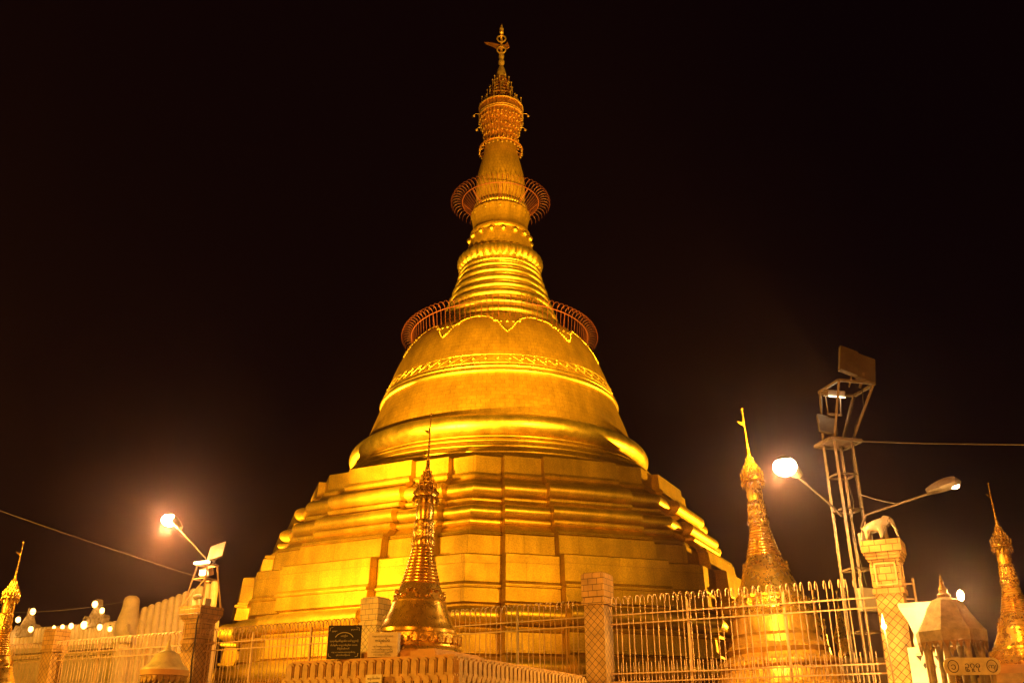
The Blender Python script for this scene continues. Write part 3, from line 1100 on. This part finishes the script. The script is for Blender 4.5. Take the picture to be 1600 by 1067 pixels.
m.build('control_box', M['dish'], tw, 0)
m = MB()
m.tube([(HX + .3, -.1, TZ), (HX + .2, -.2, TZ - .5), (.30, -.24, TZ - .9), (.10, -.26, PZ - .3), (.12, -.27, 5.4)], .011, 5)
m.tube([(-.1, -.25, 6.6), (-.02, -.27, 6.0), (-.14, -.25, 5.5), (0, -.26, 4.4)], .009, 5)
m.tube([(.22, -.26, 3.9), (.25, -.32, 3.3), (.33, -.3, 2.9), (.3, -.28, 2.2), (.26, -.27, .5)], .018, 6)
m.build('wiring', M['dark'], tw, 0)


def street_lamp(label, base, elbow, head, bright, group='arm lamps on the light towers'):
    base, elbow, head = Vector(base), Vector(elbow), Vector(head)
    t = thing('arm_lamp', label, 'lamp', base, 0, group)
    e, h = elbow - base, head - base
    d = (h - e).normalized()
    MB().tube([(0, 0, 0), e * .7, e, e + d * .06, h], .022, 8).build('arm', M['steel'], t)
    dl = .62
    x = d
    side = x.cross(Vector((0, 0, 1))).normalized()
    up = side.cross(x)
    hd = MB()
    rows = []
    N, K = 9, 14
    for i in range(N):
        u = i / (N - 1)
        wv = .06 + .11 * math.sin(math.pi * min(1, u * .62 + .12)) if i < N - 1 else .05
        hv = .05 + .11 * math.sin(math.pi * min(1, u * .7 + .1)) if i < N - 1 else .03
        rows.append([h + x * (u * dl - .04) + side * (wv * math.cos(2 * math.pi * k / K)) + up * (hv * math.sin(2 * math.pi * k / K) * (1.0 if math.sin(2 * math.pi * k / K) > 0 else .45) + .02) for k in range(K)])
    vs = [p for r in rows for p in r]
    fs = [(i * K + k, i * K + (k + 1) % K, (i + 1) * K + (k + 1) % K, (i + 1) * K + k) for i in range(N - 1) for k in range(K)]
    fs += [tuple(range(K))[::-1], tuple((N - 1) * K + k for k in range(K))]
    hd._add(vs, fs)
    ho = hd.build('lamp_head', M['steel'], t)
    ln = MB()
    c = h + x * (dl * (.62 if bright else .72)) - up * .02
    if bright:
        ln.sphere(c, .215, 16, 10, .8)
    else:
        rows = []
        ln.sphere(c, .085, 12, 8, .6)
    ln.build('lit_lens', M['lamp'] if bright else M['lamp_low'], ho)
    return t


street_lamp('dazzling lit arm lamp reaching left from the lattice tower', (6.40, 17.88, 5.75), (6.24, 17.75, 5.88), (5.36, 17.0, 6.30), True)
street_lamp('dim arm lamp with visible grey head reaching right above the elephant', (6.74, 17.86, 5.50), (6.78, 17.6, 5.70), (7.80, 17.0, 5.97), False)

# ------------------------------------------------------------------ left lamp frame on its pillar
LP = P(-2, 5.08)
lf = thing('lamp_frame', 'small splayed steel lamp frame standing on the left capital pillar', 'light tower', LP, FRZ)
for sx, sy in ((-1, -1), (1, -1), (1, 1), (-1, 1)):
    m = MB()
    bar(m, (sx * .34, sy * .34, 0), (sx * .19, sy * .17, 1.10), .04)
    m.build('leg', M['rod'], lf, 0)
m = MB()
for a, b in (((-1, -1), (1, -1)), ((1, -1), (1, 1)), ((1, 1), (-1, 1)), ((-1, 1), (-1, -1))):
    bar(m, (a[0] * .21, a[1] * .19, 1.10), (b[0] * .21, b[1] * .19, 1.10), .045)
    bar(m, (a[0] * .25, a[1] * .23, .72), (b[0] * .25, b[1] * .23, .72), .025)
bar(m, (-.36, -.36, .02), (.24, -.22, .72), .022)
m.build('brace', M['rod'], lf, 0)
m = MB().box((-.02, .02, .93), (.34, .18, .20), rot=Matrix.Rotation(R(20), 3, 'X'))
f2 = m.build('floodlight', M['rod'], lf, 0)
MB().box((0, -.21, 1.145), (.50, .10, .06)).box((-.02, -.09, .9), (.28, .02, .13)).build('lit_glass', M['flood'], f2, 0)
m = MB().box((.18, .12, 1.48), (.52, .07, .46), rot=Matrix.Rotation(R(-22), 3, 'X') @ Matrix.Rotation(R(-12), 3, 'Y'))
bar(m, (.12, .1, 1.1), (.16, .1, 1.32), .04)
m.build('lamp_shield', M['shield'], lf, 0)
m = MB()
m.box((-.12, .0, .12), (.30, .24, .16)).box((.18, -.05, .1), (.16, .2, .2))
m.sphere((-.16, -.02, .27), .15, 12, 6, .5)
m.build('ballast_box', M['dish'], lf, 25)
m = MB()
m.tube([(.24, -.30, 0.0), (.31, -.36, -.25), (.28, -.37, -.5), (.31, -.37, -.9), (.27, -.36, -1.4), (.33, -.36, -2.0)], .02, 6)
m.tube([(-.33, -.36, -.95), (-.1, -.37, -1.15), (.1, -.37, -1.13), (.3, -.37, -.9)], .007, 5)
m.build('wiring', M['dark'], lf)
street_lamp('dazzling lit arm lamp reaching left from the frame on the capital pillar', LP + Vector((.0, -.05, 1.08)), (-8.33, 25.5, 6.36), (-9.22, 25.58, 7.18), True)

# ------------------------------------------------------------------ cables
def cable(pts, r, label, m='cable'):
    return tag(MB().tube(pts, r, 5).build('cable', M[m], None), label, 'cable')


def sag(a, b, s, n=14):
    a, b = Vector(a), Vector(b)
    return [a.lerp(b, i / n) - Vector((0, 0, s * 4 * (i / n) * (1 - i / n))) for i in range(n + 1)]


cable(sag((-15.5, 17.2, 7.75), LP + Vector((-.1, -.1, .75)), .10), .007, 'thin cable slanting down from the left edge to the lamp frame')
cable(sag((6.95, 18.0, 7.3), (14.0, 17.8, 7.25), .08), .006, 'thin cable running right from the tower platform to the edge')
cable(sag((6.84, 17.95, 6.2), (7.30, 17.3, 5.84), .02), .008, 'short stay wire from the lattice tower to the dim lamp arm')
cable(sag((-19.0, 36.0, 6.3), (-13.6, 34.2, 6.5), .12), .006, 'faint wire strung between the bulb hung ornaments and the plaster pier')

# ------------------------------------------------------------------ elephant on its pillar (one skinned body)
el = thing('elephant_statue', 'white elephant statue standing on the capital of the right pillar', 'statue', P(1, 5.10) + Vector((-.13, -.16, 0)), R(-33))
el.scale = (.84, .84, .84)
pts = [  # (x,z,y,r)
    ('pel', (-.17, 0, .31), .125), ('mid', (-.03, 0, .32), .135), ('sho', (.10, 0, .34), .125), ('neck', (.19, 0, .41), .095),
    ('head', (.26, 0, .44), .098), ('brow', (.32, 0, .41), .07), ('t1', (.355, 0, .31), .042), ('t2', (.385, 0, .20), .032), ('t3', (.405, 0, .09), .025), ('t4', (.43, 0, .045), .02)]
vs, rad, ed = [], [], []
for n, p, r in pts:
    vs.append(p); rad.append(r)
ed = [(i, i + 1) for i in range(len(pts) - 1)]


def chain(root, lst):
    prev = root
    for p, r in lst:
        vs.append(p); rad.append(r)
        ed.append((prev, len(vs) - 1))
        prev = len(vs) - 1


for s in (-1, 1):
    chain(0, [((-.20, s * .075, .20), .068), ((-.205, s * .08, .10), .050), ((-.20, s * .08, .015), .052)])
    chain(2, [((.12 + .02 * s, s * .075, .20), .058), ((.13 + .03 * s, s * .08, .10), .046), ((.13 + .04 * s, s * .08, .015), .050)])
chain(0, [((-.295, 0, .33), .018), ((-.325, 0, .22), .011), ((-.32, 0, .13), .014)])
me = bpy.data.meshes.new('body')
me.from_pydata(vs, ed, [])
me.materials.append(M['elephant'])
eb = bpy.data.objects.new('body', me)
COL.objects.link(eb)
eb.parent = el
sk = eb.modifiers.new('skin', 'SKIN')
sk.use_smooth_shade = True
for i, v in enumerate(me.skin_vertices[0].data):
    v.radius = (rad[i], rad[i])
    v.use_root = (i == 0)
ss = eb.modifiers.new('sub', 'SUBSURF')
ss.levels = ss.render_levels = 2
for s in (-1, 1):
    ear = [(-.03, .05), (-.09, .06), (-.14, .02), (-.15, -.06), (-.11, -.13), (-.05, -.15), (-.02, -.08), (0, 0)]
    MB().prism(ear, (.285, s * .085, .44), Vector((1, -s * .35, 0)).normalized(), (0, 0, 1), (0, s, 0), .016).build('ear', M['elephant'], el, 60)
    MB().tube([(.32, s * .05, .33), (.37, s * .065, .24), (.42, s * .065, .18)], .017, 7, r1=.006).build('tusk', M['white'], el)
    MB().sphere((.315, s * .079, .445), .014, 8, 6).build('eye', M['ink'], el)

# ------------------------------------------------------------------ petal parapets at the left
pp = thing('ribbed_parapet', 'tall cream plaster parapet of upright ribs rising right toward the great stupa', 'parapet', (-13.4, 33.9, 0))
e2 = Vector((3.6, -2.4, 0))
n2 = Vector((-.55, -.83, 0)).normalized()
m = MB()
NR = 12
for i in range(NR):
    u = (i + .9) / NR * .98
    b = e2 * u
    top_ = 5.75 + .72 * u + (.25 if i > 0 else 0)
    if i == 0:
        top_ -= .2
    prof = []
    for z, r in ((3.0, .11), (4.9 + .5 * u, .12), (5.25 + .6 * u, .13), (top_ - .1, .135), (top_, .115), (top_ + .06, .05)):
        prof.append((r, z))
    m.lathe(prof, 14, (b.x, b.y, 0), mod=lambda a, r, z: r)
m.build('rib', M['plaster'], pp, 50)
MB().box((e2.x * .5 - n2.x * .17, e2.y * .5 - n2.y * .17, 2.9), (4.2, .3, 5.8), math.atan2(e2.y, e2.x)).build('wall', M['plaster'], pp, 0)
pi_ = thing('plaster_pier', 'bulging cream plaster pier ending the ribbed parapet', 'pier', (-13.45, 33.75, 0))
MB().lathe([(.36, 0), (.36, 5.0), (.40, 5.3), (.41, 5.55), (.37, 5.8), (.31, 6.02), (.28, 6.2), (.275, 6.4), (.24, 6.5), (.14, 6.57), (.02, 6.59)], 28).build('shaft', M['plaster'], pi_, 50)
MB().prism([(0, 0), (.5, 0), (.42, .25), (.3, .35), (.22, .62), (.12, .4), (.0, .3)], (-.05, -.45, 4.95), (1, -.4, 0), (0, 0, 1), (.4, 1, 0), .12).build('scroll_leaf', M['plaster'], pi_, 0)

lp = thing('petal_wall', 'low plaster wall of small upright petals carrying a row of lit bulbs', 'wall', (-20.5, 37.9, 0))
d3 = Vector((6.9, -3.6, 0))
m = MB()
for i in range(34):
    b = d3 * ((i + .5) / 34)
    m.lathe([(.11, 4.7), (.12, 5.45), (.125, 5.72), (.10, 5.80), (.03, 5.83)], 10, (b.x, b.y, 0))
m.build('petal', M['plaster'], lp, 50)
q = d3 * .5 + Vector((.11, .2, 0))
MB().box((q.x, q.y, 2.75), (d3.length, .25, 5.5), math.atan2(d3.y, d3.x)).build('wall', M['plaster'], lp, 0)
q = d3 * .5 + Vector((-.12, -.22, 0))
MB().box((q.x, q.y, 4.95), (d3.length, .30, .18), math.atan2(d3.y, d3.x)).build('ledge', M['plaster'], lp, 0)


def bulb(x, y, z, r, label, power=0):
    t = thing('light_bulb', label, 'bulb', (x, y, z), 0, 'bulbs lit along the far left wall')
    MB().sphere((0, 0, 0), r, 10, 8, 1.25).build('glass', M['bulb'], t)
    MB().lathe([(r * .45, r * 1.1), (r * .45, r * 1.8)], 8).build('cap', M['dark'], t)
    if power:
        point('bulb_glow', (x, y - .25, z + .02), power, WARM, .06)


bl_lab = ['small lit bulb leftmost of the four along the petal wall', 'small lit bulb second from left on the petal wall', 'small lit bulb third from left on the petal wall',
          'larger lit bulb fourth on the petal wall, below the right ornament', 'lit bulb on the petal wall between right ornament and pier', 'lit bulb on the petal wall nearest the plaster pier',
          'lit bulb at the foot of the left ornament, on its right', 'largest lit bulb, low at the far left below the left ornament',
          'lit bulb on top of the left ornament', 'lit bulb on the left shoulder of the left ornament', 'lit bulb on top of the right ornament', 'lit bulb on the right shoulder of the right ornament']
from_px = [(-16.95, 35.7, 5.72, .06), (-16.55, 35.5, 5.72, .07), (-16.10, 35.2, 5.72, .085), (-15.50, 34.9, 5.72, .115), (-14.75, 34.5, 5.60, .09), (-14.25, 34.2, 5.50, .075),
           (-18.05, 36.2, 5.72, .09), (-19.2, 36.6, 5.55, .17), (-18.25, 36.5, 6.40, .10), (-18.75, 36.5, 6.10, .09), (-15.15, 34.7, 6.42, .10), (-14.85, 34.7, 6.20, .085)]
for i, ((x, y, z, r), lb) in enumerate(zip(from_px, bl_lab)):
    bulb(x, y, z, r, lb, 3 if r > .1 else 1)


def ornament(label, loc, s=1.0):
    t = thing('wall_ornament', label, 'ornament', loc, R(-25), 'scrolled plaster ornaments on the petal wall')
    o1 = [(-.5, 0), (-.55, .3), (-.48, .42), (-.40, .28), (-.28, .36), (-.2, .5), (-.13, .62), (-.02, .72), (0, 1.0), (.06, .74), (.14, .6), (.22, .48), (.32, .38), (.45, .42), (.53, .3), (.42, .1), (.38, 0)]
    MB().prism([(x * s, y * s) for x, y in o1], (0, .14, 0), (1, 0, 0), (0, 0, 1), (0, -1, 0), .28).build('scroll_body', M['shrine'], t, 0)
    m = MB()
    for sx in (-1, 1):
        m.tube([(sx * (.30 + .12 * math.cos(q / 3)) * s, -.15, (.2 + .12 * math.sin(q / 3)) * s) for q in range(0, 17)], .045 * s, 6)
    m.sphere((0, -.12, .42 * s), .14 * s, 10, 7)
    m.build('scroll', M['shrine'], t)
    return t


ornament('scrolled plaster ornament with two bulbs beside the plaster pier', (-15.1, 34.95, 5.65), .98)
ornament('scrolled plaster ornament with bulbs near the left edge', (-18.45, 36.75, 5.5), 1.05)

# ------------------------------------------------------------------ little domed shrine, front left
cs = thing('domed_shrine', 'small shrine with white bell shaped dome in front of the left fence', 'shrine', (-6.36, 18.0, 0), R(-20))
MB().lathe([(.41, 2.92), (.40, 2.96), (.34, 3.0), (.28, 3.07), (.24, 3.15), (.20, 3.21), (.12, 3.26), (.07, 3.27)], 32).build('dome', M['roof'], cs, 40)
MB().lathe([(.07, 3.25), (.075, 3.28), (.05, 3.31), (.055, 3.33), (.03, 3.37), (.03, 3.40), (.006, 3.50)], 16).build('finial', M['roof'], cs, 40)
MB().lathe([(.40, 2.82), (.425, 2.83), (.43, 2.92), (.40, 2.925)], 32).build('eave', M['orange_slab'], cs, 30)
fr_ = MB()
for k in range(24):
    a = 2 * math.pi * k / 24
    c_, s_ = math.cos(a), math.sin(a)
    fr_.prism([(-.05, 0), (-.045, -.07), (0, -.13 - .03 * (k % 2)), (.045, -.07), (.05, 0)], (.385 * c_, .385 * s_, 2.82), (-s_, c_, 0), (0, 0, 1), (c_, s_, 0), .02)
fr_.build('fringe', M['carved'], cs, 0)
for k in range(4):
    a = math.pi / 4 + k * math.pi / 2
    MB().lathe([(.06, .9), (.045, 1.0), (.04, 2.7), (.055, 2.83)], 12, (.28 * math.cos(a), .28 * math.sin(a), 0)).build('column', M['shrine'], cs)
MB().lathe([(.5, 0), (.5, .15), (.42, .2), (.38, .7), (.45, .8), (.45, .9)], 24).build('pedestal', M['shrine'], cs)
MB().lathe([(.16, .9), (.15, 1.5), (.1, 1.75), (.05, 1.95), (.01, 2.1)], 16).build('inner_spire', M['gilt_smooth'], cs)

# ------------------------------------------------------------------ shrine with bell roof, right
rs = thing('bell_roof_shrine', 'grey shrine with faceted bell roof and carved columns at the lower right', 'shrine', (6.85, 15.1, 0), R(-16))
MB().lathe([(.50, 3.30), (.42, 3.42), (.34, 3.55), (.29, 3.66), (.23, 3.74), (.12, 3.79), (.08, 3.80)], 8, ph=R(22.5)).build('roof', M['shrine'], rs, 20)
MB().lathe([(.09, 3.79), (.10, 3.84), (.06, 3.88), (.07, 3.92), (.035, 3.98), (.03, 4.04), (.006, 4.16)], 12).build('finial', M['carved'], rs)
ev = MB().lathe([(.44, 3.10), (.52, 3.12), (.53, 3.27), (.50, 3.31)], 8, ph=R(22.5))
ev.build('eave', M['shrine'], rs, 20)
ef = MB()
for k in range(8):
    a0, a1 = R(22.5 + 45 * k), R(67.5 + 45 * k)
    p0, p1 = Vector((.5 * math.cos(a0), .5 * math.sin(a0), 3.12)), Vector((.5 * math.cos(a1), .5 * math.sin(a1), 3.12))
    tx_ = (p1 - p0).normalized()
    nn = Vector((tx_.y, -tx_.x, 0))
    for j in range(4):
        ef.prism([(-.05, 0), (0, -.12 - .05 * (j % 2)), (.05, 0)], p0.lerp(p1, (j + .5) / 4), tx_, (0, 0, 1), nn, .012)
ef.build('fringe', M['carved'], rs, 0)
for k in range(8):
    a = R(22.5 + 45 * k)
    MB().lathe([(.065, 1.0), (.05, 1.1), (.045, 1.8), (.055, 2.0), (.045, 2.2), (.045, 2.95), (.065, 3.12)], 10, (.40 * math.cos(a), .40 * math.sin(a), 0)).build('column', M['shrine'], rs)
MB().lathe([(.62, 0), (.62, .3), (.52, .36), (.48, .85), (.56, .95), (.56, 1.0)], 8, ph=R(22.5)).build('pedestal', M['shrine'], rs, 20)
MB().lathe([(.2, 1.0), (.2, 1.5), (.15, 1.9), (.09, 2.3), (.03, 2.7), (.01, 2.9)], 20, mod=lambda a, r, z: r * (1 + .05 * math.cos(10 * a))).build('inner_spire', M['gilt'], rs)
bn = thing('name_board', 'long rounded cream board with dark round lettering below the bell roof', 'sign', (6.78, 14.45, 2.60), R(-6))
ol = []
for i in range(13):
    a = R(-90 + 180 * i / 12)
    ol.append((.30 + .10 * math.cos(a), .12 + .12 * math.sin(a)))
for i in range(13):
    a = R(90 + 180 * i / 12)
    ol.append((-.30 + .10 * math.cos(a), .12 + .12 * math.sin(a)))
MB().prism(ol, (0, .02, 0), (1, 0, 0), (0, 0, 1), (0, -1, 0), .04).build('board', M['roof'], bn, 0)
tx = MB()
for cx in (-.27, .28):
    tx.tube([(cx + .075 * math.cos(2 * math.pi * k / 24), -.022, .12 + .085 * math.sin(2 * math.pi * k / 24)) for k in range(24)], .006, 5, True)
tx.text('၁', .13, (-.27, -.021, .115), (1, 0, 0), (0, 0, 1), (0, -1, 0), .006)
tx.text('ကျ', .085, (.28, -.021, .115), (1, 0, 0), (0, 0, 1), (0, -1, 0), .006)
tx.text('ဥုဂူဓု', .115, (0, -.021, .13), (1, 0, 0), (0, 0, 1), (0, -1, 0), .006)
tx.build('lettering', M['ink'], bn, 0)
MB().box((-.3, .06, -1.3), (.05, .05, 2.62)).box((.3, .06, -1.3), (.05, .05, 2.62)).build('stand', M['shrine'], bn, 0)

# brightly lit white gate pier with flared head, and the lamps that light it
gp = thing('gate_pier', 'white gate pier with flared head, glaring under the lamp at the right', 'pier', (7.16, 16.75, 0), R(-28))
MB().box((0, 0, 1.6), (.62, .40, 3.2)).build('shaft', M['white'], gp, 0)
MB().lathe([(.26, 3.2), (.28, 3.3), (.24, 3.42), (.32, 3.62), (.47, 3.84), (.48, 3.92)], 4, ph=R(45)).build('flared_head', M['white'], gp, 20)
m = MB()
for j, (x, z) in enumerate(((-.14, 3.06), (.0, 3.08), (.14, 3.05), (-.07, 2.9), (.08, 2.88), (.17, 2.86))):
    m.prism([(-.05, 0), (.05, 0), (.01, -.09)] if j < 3 else [(-.03, 0), (0, .05), (.03, 0), (0, -.06)], (x, -.203, z), (1, 0, 0), (0, 0, 1), (0, -1, 0), .01)
m.build('dark_inlay', M['ink'], gp, 0)
lm = thing('small_lamp', 'small lit lamp just right of the bell roof finial', 'lamp', (7.40, 15.7, 3.9))
MB().sphere((0, 0, .02), .055, 10, 8, 1.6).build('lit_globe', M['lamp_low'], lm)
MB().tube([(0, .03, -.02), (.02, .06, -.25), (.02, .06, -3.9)], .018, 6).build('stem', M['steel'], lm)
point('lamp_glow', (7.38, 15.62, 3.92), 330, WARM, .05)
cl = thing('bulb_on_pole', 'bare bulb on a thin pole before the tiled elephant pillar', 'lamp', (6.22, 16.05, 0))
MB().sphere((-.03, 0, 3.47), .045, 10, 8, 1.2).lathe([(.03, 3.52), (.012, 3.62), (.004, 3.68)], 8, (-.03, 0, 0)).build('lit_bulb', M['bulb'], cl)
MB().tube([(.02, 0, 0), (.0, 0, 2.5), (-.03, 0, 3.42)], .014, 6).build('pole', M['rod'], cl)
point('lamp_glow', (6.17, 15.95, 3.48), 30, WARM, .04)
# unseen floodlight added low in front of the white pier to make it glare
fl_ = thing('added_floodlight', 'added low floodlight, unseen at the foot of the white gate pier', 'floodlight', (6.6, 16.0, .4), R(-30))
MB().box((0, 0, 0), (.3, .16, .22), rot=Matrix.Rotation(R(40), 3, 'X')).build('housing', M['steel'], fl_, 0)
MB().tube([(-.17, 0, -.38), (-.17, 0, 0), (.17, 0, 0), (.17, 0, -.38)], .015, 5).build('bracket', M['steel'], fl_)
spot('floodlight_beam', (6.62, 16.05, .62), (7.15, 16.7, 3.0), 1700, 70, .5, WARM, .08)
# ladder leaning on the pier
ld = thing('ladder', 'short pale ladder leaning above the white gate pier', 'ladder', (7.15, 17.2, 0))
m = MB()
bar(m, (-.28, .0, 0), (-.06, .0, 4.45), .035)
bar(m, (.10, .0, 0), (.14, .0, 4.45), .035)
m.build('rail', M['rod'], ld, 0)
m = MB()
for k in range(16):
    z = .3 + k * .27
    u = z / 4.45
    bar(m, (-.28 + .22 * u, 0, z), (.10 + .04 * u, 0, z), .025)
m.build('rung', M['rod'], ld, 0)

# low wall and little spires in the dark gap, right
lw = thing('boundary_wall', 'low pale wall seen through the fence behind the lattice tower', 'wall', (9.6, 26.0, 0), R(-6))
MB().box((0, 0, 1.85), (4.6, .3, 3.7)).build('wall', M['wallpaint'], lw, 0)
MB().box((0, 0, 3.76), (4.8, .42, .12)).build('coping', M['wallpaint'], lw, 0)


def far_spire(label, loc, s):
    t = thing('gilded_spirelet', label, 'spire', loc, 0, 'slim gilded spires behind the low wall')
    MB().lathe([(.34 * s, 0), (.34 * s, 3.2), (.26 * s, 3.4), (.2 * s, 3.9), (.17 * s, 4.3), (.2 * s, 4.35), (.28 * s, 4.45), (.22 * s, 4.6), (.13 * s, 4.85), (.06 * s, 5.1), (.03, 5.35)], 20, mod=lambda a, r, z: r * (1 + .06 * math.cos(9 * a))).build('shaft', M['gilt_smooth'], t)
    m = MB().tube([(0, 0, 5.3), (0, 0, 5.75)], .014, 5)
    m.sphere((0, 0, 5.55), .05, 7, 5).sphere((0, 0, 5.75), .04, 7, 5)
    m.build('finial', M['bright_gilt'], t)
    return t


far_spire('slim gilded spire beside the tiers of the second largest stupa', (8.62, 27.2, 0), .8)
far_spire('shorter slim gilded spire between its two taller neighbours', (8.95, 27.6, -.75), .7)
far_spire('slim gilded spire nearest the lattice tower legs', (9.22, 27.0, -.05), .95)
point('lamp_glow', (11.0, 27.4, 4.9), 220, WARM, .1)
ll = thing('wall_lamp', 'hidden lamp on the low wall behind the tower', 'lamp', (11.0, 27.55, 4.6))
MB().lathe([(.1, .12), (.13, .2), (.13, .4), (.05, .48)], 12).build('lit_glass', M['bulb'], ll)
MB().tube([(0, .05, -4.6), (0, .05, .12)], .02, 6).build('stem', M['steel'], ll)

# ------------------------------------------------------------------ night haze
hz = MB()
hz.box((0, 60, 30), (420, 330, 62.1))
ho = hz.build('haze', M['ground'], None, 0)
ho['kind'] = 'stuff'
hm = bpy.data.materials.new('night_haze')
hm.use_nodes = True
n = hm.node_tree
n.nodes.clear()
o_ = n.nodes.new('ShaderNodeOutputMaterial')
v_ = n.nodes.new('ShaderNodeVolumePrincipled')
v_.inputs['Color'].default_value = (.95, .62, .78, 1)
v_.inputs['Density'].default_value = 0.0017
v_.inputs['Anisotropy'].default_value = 0.93
n.links.new(v_.outputs[0], o_.inputs['Volume'])
ho.data.materials.clear()
ho.data.materials.append(hm)
